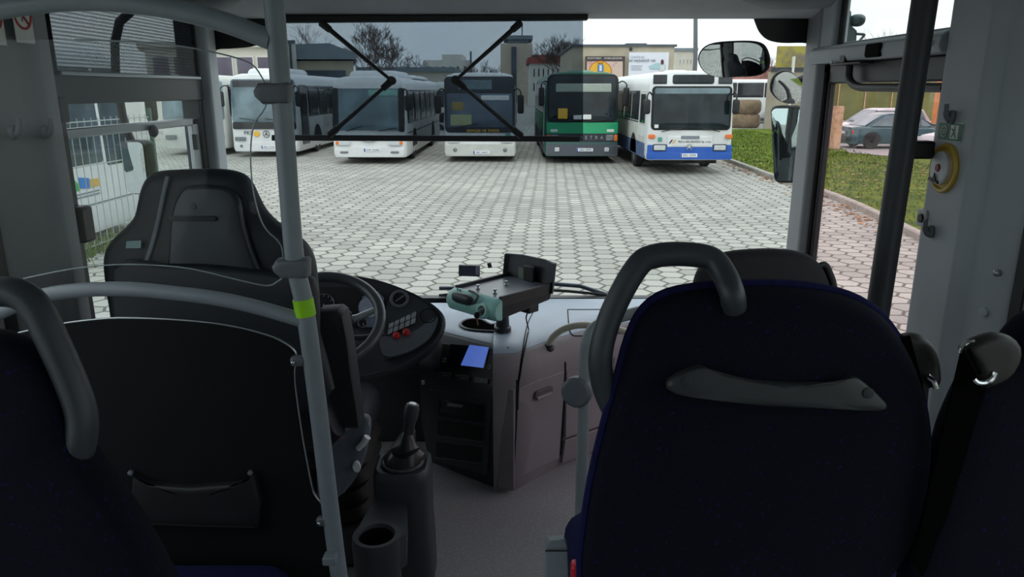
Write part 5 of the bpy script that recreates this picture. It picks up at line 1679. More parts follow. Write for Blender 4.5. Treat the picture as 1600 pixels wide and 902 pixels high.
for r_ in range(2):
    for k in range(5):
        u0, u1 = 0.03 + k * 0.195, 0.03 + k * 0.195 + 0.165
        v0, v1_ = 0.05 + r_ * 0.48, 0.05 + r_ * 0.48 + 0.42
        MB().prism([plerp(*SW, u0, v0), plerp(*SW, u1, v0), plerp(*SW, u1, v1_), plerp(*SW, u0, v1_)], PN * 0.009).build('rocker_switch', m_sw, podo, 0.0025)
m_redb = mat('button_red', (206, 34, 48), 0.35)
for a, b_ in ((620, 526), (635, 521)):
    c = pp(a, b_, -.002)
    MB().lathe([(0.012, 0), (0.014, 0.008), (0.013, 0.016), (0.008, 0.02), (0, 0.021)], c, PN, 18).build('push_knob', m_redb, podo)
# instrument cluster
cl = [pp(x, y, -.022) for x, y in ((500, 452), (560, 452), (590, 456), (600, 468), (599, 512), (560, 512), (500, 512))]
clo = MB().prism(cl, PN * 0.02).build('instrument_cluster', m_dashd, podo)
m_dial = mat('dial_pale', (170, 178, 200), 0.3, var=0.12, scale=30)
m_diald = mat('dial_dark', (28, 30, 36), 0.3, var=0.12, scale=30)
m_glare = mat('painted_glare_bluegrey', (130, 138, 160), 0.25, var=0.15, scale=20)
MB().prism([pp(x, y, -.001) for x, y in ((566, 464), (590, 455), (600, 466), (598, 512), (572, 512))], PN * 0.002).build('painted_glare', m_glare, clo)  # glare on the cluster, painted as a pale blue-grey sheet
for a, b_, r, mm in ((578, 480, 0.043, m_dial), (567, 505, 0.018, m_diald), (505, 475, 0.040, m_diald)):
    g = pdisc(a, b_, r, .003, mm, 'gauge', clo, 0.002)
    pring(a, b_, r, .005, 0.0016, m_chrome, 'gauge_rim', g)
    cg = pp(a, b_, .006)
    ax = PN.orthogonal().normalized(); bx = PN.cross(ax)
    tk_ = MB()
    for k in range(9):
        an = math.radians(-40 + k * 32.5)
        dr_ = ax * math.cos(an) + bx * math.sin(an)
        tk_.tube([cg + dr_ * r * 0.74, cg + dr_ * r * 0.9], 0.0008, 4)
    tk_.tube([cg, cg + (ax * 0.4 + bx * 0.7) * r * 0.8], 0.001, 4)
    tk_.build('gauge_marking', m_card, g)
q = sp(664, 597, 0)
tag(MB().box(at(661, 598, 2.72), (0.012, 0.01, 0.016)).build('dash_light', m_card, dash, 0.002))

# handrail on the dash by the door
e = thing('dash_handrail', 'pale bent handrail standing on the dashboard top before the seats', 'handrail', onz(856, 537, FZ + .58))
hz = [onz(857, 538, FZ + .56), onz(858, 532, FZ + .60)] + [onp(x, y, (0, 2.80, 0), (0, 1, 0)) for x, y in ()]
b0 = onz(857, 538, FZ + .55)
hp_ = [at(x, y, b0.y) for x, y in ((856, 541), (863, 528), (874, 518), (890, 511), (910, 508), (935, 510), (960, 514), (990, 522), (1015, 530))]
MB().tube(spline(hp_, 4), 0.0135, 12).build('tube', mat('rail_pale', (182, 180, 164), 0.4), e)
MB().lathe([(0.023, -0.004), (0.023, 0.004), (0.016, 0.009), (0.014, 0.014)], b0 + Vector((0, 0.0, -0.012)), (0.1, -0.5, 1), 16).build('foot_flange', m_black, e)

# ------------------------------------------------------------------ steering wheel
SWC = at(500, 500, 2.42)
el_ = math.radians(58)
SN = Vector((0.06, -math.cos(el_), math.sin(el_))).normalized()
SU = Vector((1, 0, 0)); SU = (SU - SN * SU.dot(SN)).normalized(); SV = SN.cross(SU)
R_W = 0.205
e = thing('steering_wheel', 'black steering wheel with silver spokes before the instrument pod', 'steering wheel', SWC)
m_rim = mat('steering_rim', (66, 70, 78), 0.35, var=0.05)
MB().tube([SWC + (SU * math.cos(a) + SV * math.sin(a)) * R_W for a in [2 * math.pi * k / 56 for k in range(56)]], 0.0195, 14, True).build('rim', m_rim, e)
hub = MB().loft([[SWC + SN * d + (SU * math.cos(a) + SV * math.sin(a)) * r for a in [2 * math.pi * k / 28 for k in range(28)]] for d, r in ((-0.075, 0.05), (-0.05, 0.085), (-0.03, 0.08), (-0.02, 0.05), (-0.018, 0.01))])
hub.build('hub', m_dashk, e)
for an in (18, 162, 250, 290):
    a = math.radians(an)
    d = SU * math.cos(a) + SV * math.sin(a)
    MB().tube([SWC + d * 0.06 - SN * 0.04, SWC + d * 0.13 - SN * 0.025, SWC + d * (R_W - 0.008)], [0.022, 0.016, 0.012], 10, False, (SN, 0.45)).build('spoke', m_alum, e)
bt_ = MB()
for an in (8, 28):
    a = math.radians(an); d = SU * math.cos(a) + SV * math.sin(a)
    bt_.ball(SWC + d * 0.10 - SN * 0.018, 0.012, 10, 6)
bt_.build('spoke_button', m_dashk, e)
MB().tube([SWC - SN * 0.06, SWC - SN * 0.34 + Vector((0, 0.08, 0))], [0.05, 0.06], 16).build('column', m_dashk, e)
stalk = spline([SWC - SN * 0.07 + SU * 0.05, at(560, 528, 2.5), at(582, 525, 2.5), at(598, 519, 2.5)], 4)
MB().tube(stalk, [0.008] * 4 + [0.0105] * 9, 10).build('stalk', m_dashk, e)

# ------------------------------------------------------------------ ticket machine on its stand
m_mint = mat('machine_teal', (166, 224, 218), 0.35, var=0.04)
m_mach = mat('machine_black', (42, 45, 54), 0.45, var=0.05)
m_tray = mat('machine_tray', (112, 117, 128), 0.3, var=0.06)
tm = thing('ticket_machine', 'teal and black ticket machine with an open tray on the dashboard console', 'ticket machine', (-0.035, 2.675, 1.688))
W_, D_m = 0.245, 0.30
def lp(x, y, z):
    ca_, sa_ = math.cos(math.radians(-44)), math.sin(math.radians(-44))
    return Vector((-0.035 + x * ca_ - y * sa_, 2.675 + x * sa_ + y * ca_, 1.688 + z))
def lbox(x0, x1, y0, y1, z0, z1):
    return MB().loft([[lp(x0, y0, z0), lp(x1, y0, z0), lp(x1, y1, z0), lp(x0, y1, z0)], [lp(x0, y0, z1), lp(x1, y0, z1), lp(x1, y1, z1), lp(x0, y1, z1)]])
# dark base body, sloping underneath
MB().loft([[lp(-.115, -.12, -.075), lp(.115, -.12, -.075), lp(.115, .14, -.055), lp(-.115, .14, -.055)], [lp(-.122, -.13, -.006), lp(.122, -.13, -.006), lp(.122, .15, -.004), lp(-.122, .15, -.004)]]).build('base_body', m_mach, tm, 0.006)
tr_ = lbox(-.106, .106, -.125, .145, -.006, .001).build('tray', m_tray, tm, 0.002)
for x in (-.122, .108):
    lbox(x, x + .014, -.13, .15, -.03, .012).build('tray_side', m_mach, tr_, 0.003)
for x, y in ((-.045, -.085), (.045, -.085), (-.01, .03)):
    MB().lathe([(0.008, 0), (0.008, 0.004), (0.004, 0.005), (0.004, 0.012), (0.007, 0.013), (0.007, 0.017), (0, 0.018)], lp(x, y, .001), (0, 0, 1), 14).build('tray_stud', m_alum, tr_)
# teal front, rounded
fr = [(-.118, -.165), (-.13, -.14), (-.118, -.122), (.118, -.122), (.128, -.14), (.118, -.165)]
prof = [(-.128, .004), (-.150, -.002), (-.168, -.022), (-.172, -.045), (-.160, -.072), (-.128, -.078)]
rings = []
for x, k in ((-.130, .82), (-.122, .96), (-.10, 1.0), (.10, 1.0), (.120, .96), (.128, .82)):
    yc, zc = -.145, -.037
    rings.append([lp(x, yc + (y - yc) * k, zc + (z - zc) * k) for y, z in prof])
fo_ = MB().loft(rings).build('front', m_mint, tm, angle=50)
rings = []
for x, r in ((-.085, .004), (-.078, .014), (-.06, .018), (0.0, .018), (.018, .014), (.025, .004)):
    rings.append([lp(x - 0.01, -.168 + r * 1.0 * math.cos(a) * 0.7, -.018 + r * 1.15 * math.sin(a)) for a in [2 * math.pi * k / 14 for k in range(14)]])
MB().loft(rings).build('grip', mat('grip_grey', (62, 66, 74), 0.4), fo_)
MB().tube(spline([lp(.012, -.165, -.028), lp(.03, -.172, -.014), lp(.035, -.160, .004), lp(.0, -.146, .008), lp(-.03, -.142, .008)], 4), 0.005, 8).build('grip_edge', m_grey, fo_)
kc = lp(.072, -.170, -.042)
kn = (lp(.072, -.2, -.032) - lp(.072, -.170, -.042)).normalized()
MB().lathe([(.027, -0.01), (.027, .008), (.024, .012), (.019, .012), (.017, .004)], kc, kn, 22).build('dial_ring', m_mint, fo_)
dl = MB().lathe([(.0175, 0.0), (.017, .006), (.0, .007)], kc, kn, 18).build('dial', m_mach, fo_)
MB().box(kc + kn * 0.009, (0.024, 0.004, 0.006), Matrix.Rotation(math.radians(-30), 3, 'Y')).build('dial_handle', m_tray, dl, 0.001)
for k in range(2):
    MB().ball(lp(-.09 + .014 * k, -.145, .003), 0.004, 8, 5).build('corner_stud', m_tray, fo_)
# upright back flap, curved ends
rings = []
for x, yy in ((-.130, .125), (-.118, .142), (-.06, .152), (.06, .152), (.118, .146), (.130, .128)):
    rings.append([lp(x, yy, -.03), lp(x, yy + .008, -.03), lp(x, yy + .026, .085), lp(x, yy + .016, .085)])
bk = MB().loft(rings).build('back_flap', m_mach, tm, 0.002, angle=50)
MB().tube([lp(-.128, .148, .085), lp(-.06, .172, .086), (lp(.06, .172, .086)), lp(.128, .15, .085)], 0.004, 6).build('flap_edge', m_tray, bk)
lbox(-.055, -.018, .143, .152, .0, .045).build('label_plate', mat('label_olive', (120, 132, 116), 0.5), bk)
lbox(-.018, .035, .13, .152, .0, .06).build('battery_block', m_dashd, bk, 0.004)
lbox(.02, .085, .055, .11, -.10, -.06).build('socket_block', m_mach, tm, 0.004)
# stand
st = MB().lathe([(.018, -.20), (.018, -.07)], lp(-.075, .075, 0), (0, 0, 1), 16)
st.build('stand_post', m_alum, tm)
sk = MB().lathe([(.034, -.206), (.034, -.19), (.027, -.185), (.024, -.13), (.020, -.128)], lp(-.075, .075, 0), (0, 0, 1), 20).build('stand_socket', m_mach, tm)
kq = lp(-.03, .05, -.12)
MB().tube([lp(-.075, .075, -.12), kq], 0.005, 8).build('clamp_screw', m_mach, tm)
MB().ball(kq, 0.014, 12, 8).build('clamp_knob', m_mach, tm)

# keys hanging from the machine lock
kx = kc + kn * 0.012
e = thing('key', 'key with a dark bow hanging at the ticket machine dial', 'key', kx)
kq = at(745, 493, kx.y - 0.005)
MB().pillow([kq + Vector((a, 0, c)) for a, c in ell(0.010, 0.013, 18)], (0.3, -1, 0), 0.006, 0.002).build('bow', m_black, e)
MB().tube([kq + Vector((0, 0, 0.01)), Vector((kx.x, kx.y - .004, kq.z + 0.026)), kx], 0.0018, 6).build('ring', m_chrome, e)
MB().prism([kq + Vector((-0.003, 0, -0.012)), kq + Vector((0.003, 0, -0.012)), kq + Vector((0.006, 0, -0.036)), kq + Vector((0.002, 0, -0.038)), kq + Vector((0.0, 0, -0.03))], (0, 0.002, 0)).build('blade', mat('brass', (176, 132, 78), 0.35, 0.7), e)

# cable
cb_ = spline([lp(.06, .08, -.095), at(822, 497, 2.70)] + surfpath([(826, 515), (821, 540), (816, 565), (813, 585), (810, 604), (809, 640)], 0.006, 3), 3)
tag(MB().tube(cb_, 0.0028, 6).build('power_cable', m_gap), 'thin black cable hanging from the ticket machine down the cabinet front', 'cable')

# things stuck to the windscreen
def on_glass(pts, nm, lab, cat, t=0.012, m=m_mach):
    e = thing(nm, lab, cat, wsp(*pts[0], -.004))
    return e
e = thing('dash_camera', 'small dark box with a pale end stripe stuck low on the windscreen', 'camera', wsp(734, 421, -.006))
ps = [wsp(x, y, -.012) for x, y in ((717, 413), (750, 414), (750, 431), (717, 430))]
MB().prism(ps, (0, -0.022, 0)).build('body', m_mach, e, 0.004)
MB().prism([wsp(x, y, -.0345) for x, y in ((743, 415.5), (748.5, 416), (748.5, 429.5), (743, 429))], (0, -0.001, 0)).build('end_stripe', mat('stripe_mauve', (118, 108, 126), 0.5), e)
MB().b2(ps[0].x + .02, ps[1].x - .02, ps[0].y - .002, ps[0].y + 0.014, ps[2].z + .01, ps[0].z - .01).build('glue_pad', m_black, e)
o = MB().prism([wsp(x, y, -.003) for x, y in ((761, 411), (767, 410), (769, 417.5), (763, 418.5))], (0, -0.012, 0)).build('rain_sensor', m_dashd, None, 0.001)
tag(o, 'tiny black sensor stuck to the windscreen beside the dash camera', 'sensor')

# wipers outside the glass
for pa, pb, lab in (((800, 450), (948, 461), 'black windscreen wiper parked behind the ticket machine'), ((686, 462), (716, 461), 'black windscreen wiper tip beyond the instrument pod')):
    e = thing('windscreen_wiper', lab, 'wiper', wsp(*pa, .04))
    a, b_ = wsp(*pa, .045), wsp(*pb, .045)
    MB().tube([a, a.lerp(b_, 0.6) + Vector((0, 0.0, 0.004)), b_], 0.007, 8).build('blade', m_rubber, e)
    MB().tube([a + Vector((0, 0.02, 0.03)), a.lerp(b_, 0.72) + Vector((0, 0.02, 0.028)), b_ + Vector((0, 0.02, -0.004))], 0.010, 8).build('arm', mat('wiper_arm', (58, 66, 78), 0.35, 0.4), e)

# ------------------------------------------------------------------ gear lever console
gc = thing('gear_console', 'grey floor console with a booted gear lever and cup holder', 'gear lever console', (-0.27, 2.0, FZ))
m_gc = mat('console_grey', (54, 57, 62), 0.5, var=0.05, bump=0.06, bscale=300)
yt = 1.98
tl, tr2 = at(585, 742, yt), at(674, 738, yt)
cxg = (tl.x + tr2.x) / 2 - 0.012; wg = tr2.x - tl.x; ztop = tl.z
rings = []
for z, k in ((FZ, 1.06), (FZ + 0.12, 1.05), (FZ + 0.2, 1.0), (ztop - 0.03, 1.0), (ztop - 0.008, 0.96), (ztop, 0.88), (ztop - 0.004, 0.82)):
    rings.append([Vector((cxg + x * k, yt + 0.085 + y * k, z)) for x, y in rrect(wg, 0.19, 0.05, 5)])
MB().loft(rings).build('column', m_gc, gc, angle=50)
MB().tube([Vector((cxg + x, yt + 0.085 + y, ztop)) for x, y in ell(wg * 0.36, 0.07, 26)], 0.006, 8, True).build('boot_ring', m_dashk, gc)
ctr = Vector((cxg, yt + 0.085, ztop))
kn_t = at(645, 632, yt + 0.10)
rings = []
rnd = random.Random(2)
for i, (f, r) in enumerate(((0.0, 0.066), (0.10, 0.056), (0.18, 0.040), (0.26, 0.042), (0.36, 0.032), (0.46, 0.026), (0.52, 0.0195))):
    cc = ctr.lerp(kn_t, f)
    rings.append([cc + Vector((math.cos(a) * r * (1 + 0.16 * math.sin(3 * a + i * 1.1)), math.sin(a) * r * (1 + 0.12 * math.cos(2 * a + i)), 0.006 * math.sin(2 * a + i))) for a in [2 * math.pi * k / 20 for k in range(20)]])
MB().loft(rings).build('boot', mat('boot_leather', (38, 37, 40), 0.35, var=0.1), gc)
MB().tube([ctr.lerp(kn_t, 0.45), ctr.lerp(kn_t, 0.8), kn_t], [0.019, 0.017, 0.019], 14).build('lever', mat('lever_leather', (50, 48, 50), 0.3), gc)
dk = (kn_t - ctr).normalized()
MB().lathe([(0.017, -0.06), (0.022, -0.045), (0.023, -0.01), (0.019, 0.0), (0.015, 0.002), (0, 0.002)], kn_t, dk, 16).build('knob', m_dashk, gc)
MB().lathe([(0.012, 0.002), (0.011, 0.004), (0, 0.004)], kn_t, dk, 14).build('knob_cap', m_alum, gc)
# cup holder
cz = at(585, 838, 1.80).z
cc = at(588, 838, 1.80)
rings = []
for z, k in ((FZ + 0.05, 0.9), (cz - 0.03, 1.0), (cz - 0.004, 1.0), (cz + 0.006, 0.96), (cz + 0.006, 0.78), (cz - 0.004, 0.72), (cz - 0.10, 0.68), (cz - 0.102, 0.1)):
    rings.append([Vector((cc.x + 0.067 * k * math.cos(a), cc.y + 0.068 * k * math.sin(a), z)) for a in [2 * math.pi * q / 28 for q in range(28)]])
MB().loft(rings).build('cup_holder', m_gc, gc, angle=50)
MB().lathe([(0.0465, -0.098), (0.0475, -0.006), (0.0465, -0.004), (0.0455, -0.096), (0.0, -0.097)], (cc.x, cc.y, cz), (0, 0, 1), 28).build('cup_shade', mat('cup_shade_black', (12, 12, 14), 0.9, spec=0.1), gc)  # black lining added to paint the hole deep and shaded
tipp = onz(634, 834, cz)
w0 = [Vector((cc.x + 0.0, cc.y - 0.06, cz)), Vector((cc.x + 0.045, cc.y - 0.045, cz)), Vector((tipp.x, tipp.y, cz)), Vector((cxg + 0.02, yt + 0.01, cz)), Vector((cxg - wg * 0.46, yt + 0.01, cz)), Vector((cc.x - 0.062, cc.y + 0.02, cz))]
hole = [Vector((cc.x + 0.05 * math.cos(q), cc.y + 0.05 * math.sin(q), 0)) for q in (0, 1)]
def around(p):
    q = Vector((p.x - cc.x, p.y - cc.y, 0)).normalized()
    return Vector((cc.x + q.x * 0.062, cc.y + q.y * 0.063, cz))
inner = [around(p) for p in w0[1:]]
wb = MB()
for i in range(1, len(w0) - 1):
    p, q = w0[i], w0[i + 1]
    pi, qi = around(p), around(q)
    wb.prism([Vector((v.x, v.y, cz - 0.10)) for v in (pi, p, q, qi)], (0, 0, 0.10))
wb.build('holder_web', m_gc, gc)

# ------------------------------------------------------------------ driver's seat
m_dseat = mat('driver_seat_black', (22, 27, 36), 0.6, var=0.08, scale=30, bump=0.1, bscale=400)
m_dsh = mat('driver_seat_shell', (28, 32, 42), 0.38, var=0.05, scale=8)
m_dlow = mat('driver_seat_grey_side', (104, 110, 122), 0.5, var=0.05)
ds = thing('driver_seat', 'black high-backed driver seat behind the plexiglass screen', 'seat', (-0.62, 2.1, FZ))
YD = 1.93
SNn = Vector((0, -1, 0.12)).normalized()
SP0 = at(330, 400, YD)
def dp(px, py, d=0.0):
    return onp(px, py, SP0 + SNn * d, SNn)
out = [(168, 410), (172, 388), (184, 370), (203, 352), (216, 335), (222, 312), (227, 292), (236, 275), (252, 267), (300, 264), (350, 264), (378, 270), (392, 284), (402, 304), (414, 326), (432, 345), (460, 364), (480, 382), (491, 405), (496, 440), (500, 500), (505, 560), (515, 620), (515, 700), (210, 700), (190, 590), (180, 500), (172, 450)]
MB().pillow(spline([dp(x, y, -0.06) for x, y in out], 3, True), SNn, 0.11, 0.035, 0.005).build('backrest', m_dseat, ds)
sh = [(262, 420), (268, 350), (274, 320), (284, 300), (300, 290), (345, 290), (362, 296), (376, 312), (384, 350), (400, 400), (430, 470), (440, 560), (440, 680), (230, 680), (226, 560), (245, 470)]
sho = MB().pillow(spline([dp(x, y, 0.004) for x, y in sh], 3, True), SNn, 0.03, 0.014).build('back_shell', m_dsh, ds)
MB().pillow([dp(300, 342, .022) + Vector((a, 0, c)) for a, c in rrect(0.13, 0.014, 0.006)], SNn, 0.008, 0.003).build('pull_slot', m_dashd, sho)
MB().lathe([(0.009, 0), (0.009, 0.004), (0, 0.005)], dp(302, 322, .018), SNn, 14).build('cap', m_dashd, sho)
st1 = spline([dp(x, y, .003) for x, y in ((262, 276), (256, 300), (248, 340), (238, 380), (228, 410))], 3)  # light stripe reflected on the seat back, painted as a pale tube
for s_, w_ in ((st1, 0.006),):
    MB().tube(s_, w_, 8, False, (SNn, 0.5)).build('piping_or_sheen', mat('seat_painted_sheen', (104, 108, 116), 0.5), ds)
MB().prism([dp(x, y, .008) for x, y in ((198, 377), (221, 376), (220, 388), (197, 388))], SNn * 0.002).build('sticker', mat('seat_sticker', (120, 150, 150), 0.5), ds)
lo2 = [(180, 417), (260, 412), (340, 414), (440, 426), (492, 436), (500, 520), (500, 640), (205, 640), (188, 560)]
MB().pillow(spline([dp(x, y, 0.02) for x, y in lo2], 3, True), SNn, 0.06, 0.02).build('lower_shell', m_dseat, ds)
# seat cushion, base, side armrest
q = at(560, 662, 2.16)
MB().pillow([Vector((-0.665 + x, 2.27 + y, q.z - 0.045)) for x, y in rrect(0.40, 0.46, 0.08)], (0, 0, 1), 0.13, 0.04, 0.01).build('cushion', m_dseat, ds)
m_armk = mat('armrest_black', (26, 28, 33), 0.6)
arm = [(503, 480), (532, 478), (540, 484), (548, 520), (558, 580), (564, 640), (566, 662), (520, 664), (508, 600)]
MB().pillow([at(x, y, 1.98) for x, y in arm], (0, -1, 0), 0.09, 0.012).build('armrest', m_armk, ds)
MB().b2(-0.82, -0.42, 2.08, 2.50, FZ + 0.0, FZ + 0.14).build('pedestal', m_dashk, ds, 0.02)
cyl = MB()
for k in range(5):
    pass
rings = []
for i in range(9):
    z = FZ + 0.13 + (q.z - 0.1 - FZ - 0.13) * i / 8
    k = 1.0 if i % 2 else 0.9
    rings.append([Vector((-0.63 + x * k, 2.28 + y * k, z)) for x, y in rrect(0.34, 0.36, 0.08)])
MB().loft(rings).build('bellows', m_rubber, ds)
side = spline([at(x, y, 2.02) for x, y in ((500, 665), (540, 664), (566, 650), (580, 655), (576, 690), (566, 725), (548, 755), (525, 775), (500, 790), (495, 730))], 3, True)
m_knob = mat('knob_pale_grey', (226, 230, 235), 0.4)
sdo = MB().pillow(side, (0.25, -1, 0), 0.07, 0.02).build('side_cover', m_dlow, ds)
kp = at(557, 729, 1.975)
MB().pillow([kp + Vector((a, 0, c)) for a, c in ell(0.013, 0.019, 20)], (0.3, -1, 0), 0.014, 0.004).build('knob', m_knob, sdo)
MB().tube([at(559, 702, 1.97), at(567, 694, 1.97), at(574, 683, 1.97)], [0.008, 0.009, 0.011], 10).build('lever', m_knob, sdo)
MB().tube([at(537, 770, 1.97), at(545, 752, 1.97)], 0.0025, 6).build('lower_lever', m_alum, sdo)
MB().box(at(528, 686, 1.965), (0.014, 0.006, 0.004)).build('belt_button', m_red, sdo)

# ------------------------------------------------------------------ passenger seats
m_fab = mat('seat_fabric_navy', (15, 17, 28), 0.95, scale=140, rgb2=(28, 30, 78), lo=0.60, hi=0.76, bump=0.25, bscale=500, spec=0.15)
m_fabs = mat('seat_fabric_blue_edge', (24, 27, 66), 0.95, scale=90, var=0.15, bump=0.2, bscale=500, spec=0.15)
m_sh = mat('seat_handle_grey', (50, 55, 62), 0.45, var=0.05)
m_arm = mat('armrest_grey', (116, 124, 132), 0.5, var=0.05)
m_blk2 = mat('belt_housing_black', (22, 18, 18), 0.5, var=0.06)
m_strap = mat('belt_webbing', (6, 6, 7), 0.95, bump=0.2, bscale=600, spec=0.05)

# aisle seat before the camera, back view
st_ = thing('passenger_seat', 'navy blue aisle seat with a grey corner handle and rear grab bar', 'seat', (0.36, 1.15, FZ))
N1 = Vector((0, -1, 0.14)).normalized(); S1 = at(1190, 640, 1.08)
def s1(px, py, d=0.0):
    return onp(px, py, S1 + N1 * d, N1)
o1 = [(930, 1000), (908, 900), (912, 830), (925, 745), (945, 660), (965, 590), (983, 525), (1006, 482), (1042, 458), (1105, 447), (1190, 444), (1265, 448), (1325, 462), (1368, 487), (1400, 525), (1424, 572), (1440, 630), (1447, 690), (1442, 750), (1425, 820), (1398, 875), (1375, 905), (1335, 980), (1290, 1030), (980, 1040)]
MB().pillow(spline([s1(x, y, -0.035) for x, y in o1], 3, True), N1, 0.085, 0.03, 0.006).build('backrest', m_fab, st_)
MB().tube(spline([s1(x, y, -0.028) for x, y in o1], 3, True), 0.008, 8, True).build('piping_or_sheen', m_fabs, st_)
gr = [(1040, 600), (1052, 586), (1080, 574), (1098, 572), (1120, 584), (1180, 594), (1260, 598), (1310, 597), (1328, 588), (1340, 590), (1362, 608), (1380, 626), (1383, 634), (1372, 640), (1300, 638), (1200, 634), (1110, 624), (1052, 614)]
go_ = MB().pillow(spline([s1(x, y, 0.018) for x, y in gr], 2, True), N1, 0.026, 0.009).build('rear_grab_bar', mat('grab_bar_grey', (42, 46, 49), 0.5, var=0.05), st_)
for a, b_ in ((1356, 614), (1072, 596)):
    MB().lathe([(0.0085, 0), (0.0085, 0.003), (0.006, 0.0035), (0, 0.0035)], s1(a, b_, 0.030), N1, 16).build('screw_cap', mat('grab_bar_cap', (34, 37, 40), 0.5), go_)
hp1 = [s1(968, 660, -0.045), s1(945, 610, -0.04), s1(938, 560, -0.03), s1(950, 505, -0.03), s1(975, 450, -0.03), s1(1000, 412, -0.03), s1(1020, 401, -0.03), s1(1050, 397, -0.03), s1(1090, 399, -0.03), s1(1115, 407, -0.025), s1(1132, 430, -0.01), s1(1144, 460, 0.012), s1(1146, 480, 0.0)]
MB().tube(spline(hp1, 4), 0.0195, 16).build('corner_handle', m_sh, st_)
qz = FZ + 0.45
MB().pillow([Vector((0.355 + x, 1.46 + y, qz - 0.05)) for x, y in rrect(0.45, 0.50, 0.07, 5)], (0, 0, 1), 0.13, 0.045, 0.008).build('cushion', m_fabs, st_)
MB().b2(0.16, 0.56, 1.22, 1.66, FZ + 0.26, FZ + 0.34).build('seat_frame', m_dashk, st_, 0.01)
for x in (0.22, 0.50):
    MB().prism([(x, 1.30, FZ), (x, 1.36, FZ), (x, 1.50, FZ + 0.28), (x, 1.40, FZ + 0.28)], (0.05, 0, 0)).build('leg', m_dashk, st_, 0.006)
ar = [(851, 870), (852, 848), (856, 839), (880, 837), (885, 845), (887, 870), (889, 940), (886, 1030), (850, 1030)]
ao = MB().pillow([at(x, y, 1.12) for x, y in ar], (0, -1, 0.5), 0.06, 0.006).build('armrest', m_arm, st_)
MB().tube([at(852, 861, 1.085), at(886, 861, 1.085)], 0.0015, 6).build('armrest_seam', m_gap, ao)
MB().box(at(900, 897, 1.25), (0.02, 0.03, 0.05)).build('belt_buckle', m_redb, st_, 0.006)
bh = [(1402, 530), (1412, 522), (1428, 520), (1442, 526), (1455, 542), (1463, 566), (1464, 592), (1456, 604), (1440, 608), (1436, 640), (1428, 660), (1418, 610)]
bo = MB().pillow(spline([s1(x, y, -0.05) for x, y in bh], 2, True), N1, 0.05, 0.014).build('belt_housing', m_blk2, st_)
MB().tube([s1(1449, 588, -0.02), s1(1458, 594, -0.018), s1(1463, 606, -0.02)], 0.005, 8).build('belt_loop', m_chrome, bo)
MB().prism([s1(1408, 526, -0.018), s1(1420, 524, -0.018), s1(1440, 600, -0.018), s1(1425, 650, -0.018), s1(1416, 600, -0.018)], N1 * 0.004).build('belt_strap', m_strap, bo)

# window seat beside it, partly in the frame
st2 = thing('passenger_seat', 'dark window seat with a belt guide on its shoulder beside the grey post', 'seat', (0.88, 1.15, FZ))
S2 = at(1500, 700, 1.06); N2 = Vector((0, -1, 0.14)).normalized()
def s2(px, py, d=0.0):
    return onp(px, py, S2 + N2 * d, N2)
o2 = [(1640, 478), (1610, 486), (1588, 505), (1566, 535), (1540, 556), (1510, 582), (1488, 620), (1468, 668), (1455, 720), (1436, 780), (1420, 840), (1410, 900), (1412, 980), (1440, 1040), (1700, 1040), (1830, 900), (1850, 640), (1800, 520), (1720, 480)]
MB().pillow(spline([s2(x, y, -0.035) for x, y in o2], 3, True), N2, 0.08, 0.03, 0.006).build('backrest', m_fab, st2)
fn = [(1500, 545), (1510, 533), (1530, 524), (1552, 519), (1575, 524), (1590, 540), (1588, 566), (1570, 592), (1545, 603), (1533, 606), (1520, 580), (1508, 556)]
fo2 = MB().pillow(spline([s2(x, y, 0.03) for x, y in fn], 2, True), N2, 0.035, 0.012).build('belt_housing', m_blk2, st2)
MB().tube(spline([s2(x, y, 0.048) for x, y in ((1500, 552), (1504, 542), (1512, 535), (1522, 533))], 4), 0.0028, 8).build('belt_guide', m_chrome, fo2)
MB().tube(spline([s2(x, y, 0.05) for x, y in ((1521, 592), (1528, 598), (1540, 598), (1550, 592), (1555, 582))], 4), 0.0042, 8).build('belt_loop', m_chrome, fo2)
MB().tube([s2(1513, 545, 0.052), s2(1532, 584, 0.052)], 0.0032, 8).build('belt_edge', m_strap, fo2)
MB().prism([s2(1500, 550, 0.03), s2(1514, 548, 0.03), s2(1540, 600, 0.03), s2(1480, 800, 0.015), s2(1440, 900, 0.01), s2(1425, 880, 0.01), s2(1470, 680, 0.02)], N2 * 0.004).build('belt_strap', m_strap, st2)
MB().pillow([Vector((0.90 + x, 1.46 + y, qz - 0.05)) for x, y in rrect(0.45, 0.50, 0.07, 5)], (0, 0, 1), 0.13, 0.045, 0.008).build('cushion', m_fabs, st2)
for x in (0.76, 1.02):
    MB().prism([(x, 1.30, FZ), (x, 1.36, FZ), (x, 1.50, FZ + 0.31), (x, 1.40, FZ + 0.31)], (0.05, 0, 0)).build('leg', m_dashk, st2, 0.006)

# seat ahead of them by the door
st3 = thing('folding_seat', 'black low-backed seat by the door with a belt clip on its shoulder', 'seat', (0.66, 1.9, FZ))
N3 = Vector((0, -1, 0.12)).normalized(); S3 = at(1195, 440, 1.85)
def s3(px, py, d=0.0):
    return onp(px, py, S3 + N3 * d, N3)
o3 = [(1080, 470), (1084, 440), (1092, 420), (1108, 404), (1135, 393), (1170, 389), (1205, 388), (1240, 391), (1264, 399), (1280, 414), (1290, 434), (1296, 460), (1310, 560), (1310, 720), (1080, 720), (1072, 560)]
MB().pillow(spline([s3(x, y, -0.03) for x, y in o3], 3, True), N3, 0.09, 0.032, 0.005).build('backrest', mat('seat_black', (32, 30, 34), 0.8, var=0.06, bump=0.15, bscale=400), st3)
cl3 = MB().tube(spline([s3(x, y, -0.02) for x, y in ((1278, 418), (1284, 414), (1291, 416), (1297, 428), (1302, 442), (1304, 458))], 3), 0.0085, 8, False, (N3, 0.7)).build('belt_clip', m_black, st3)
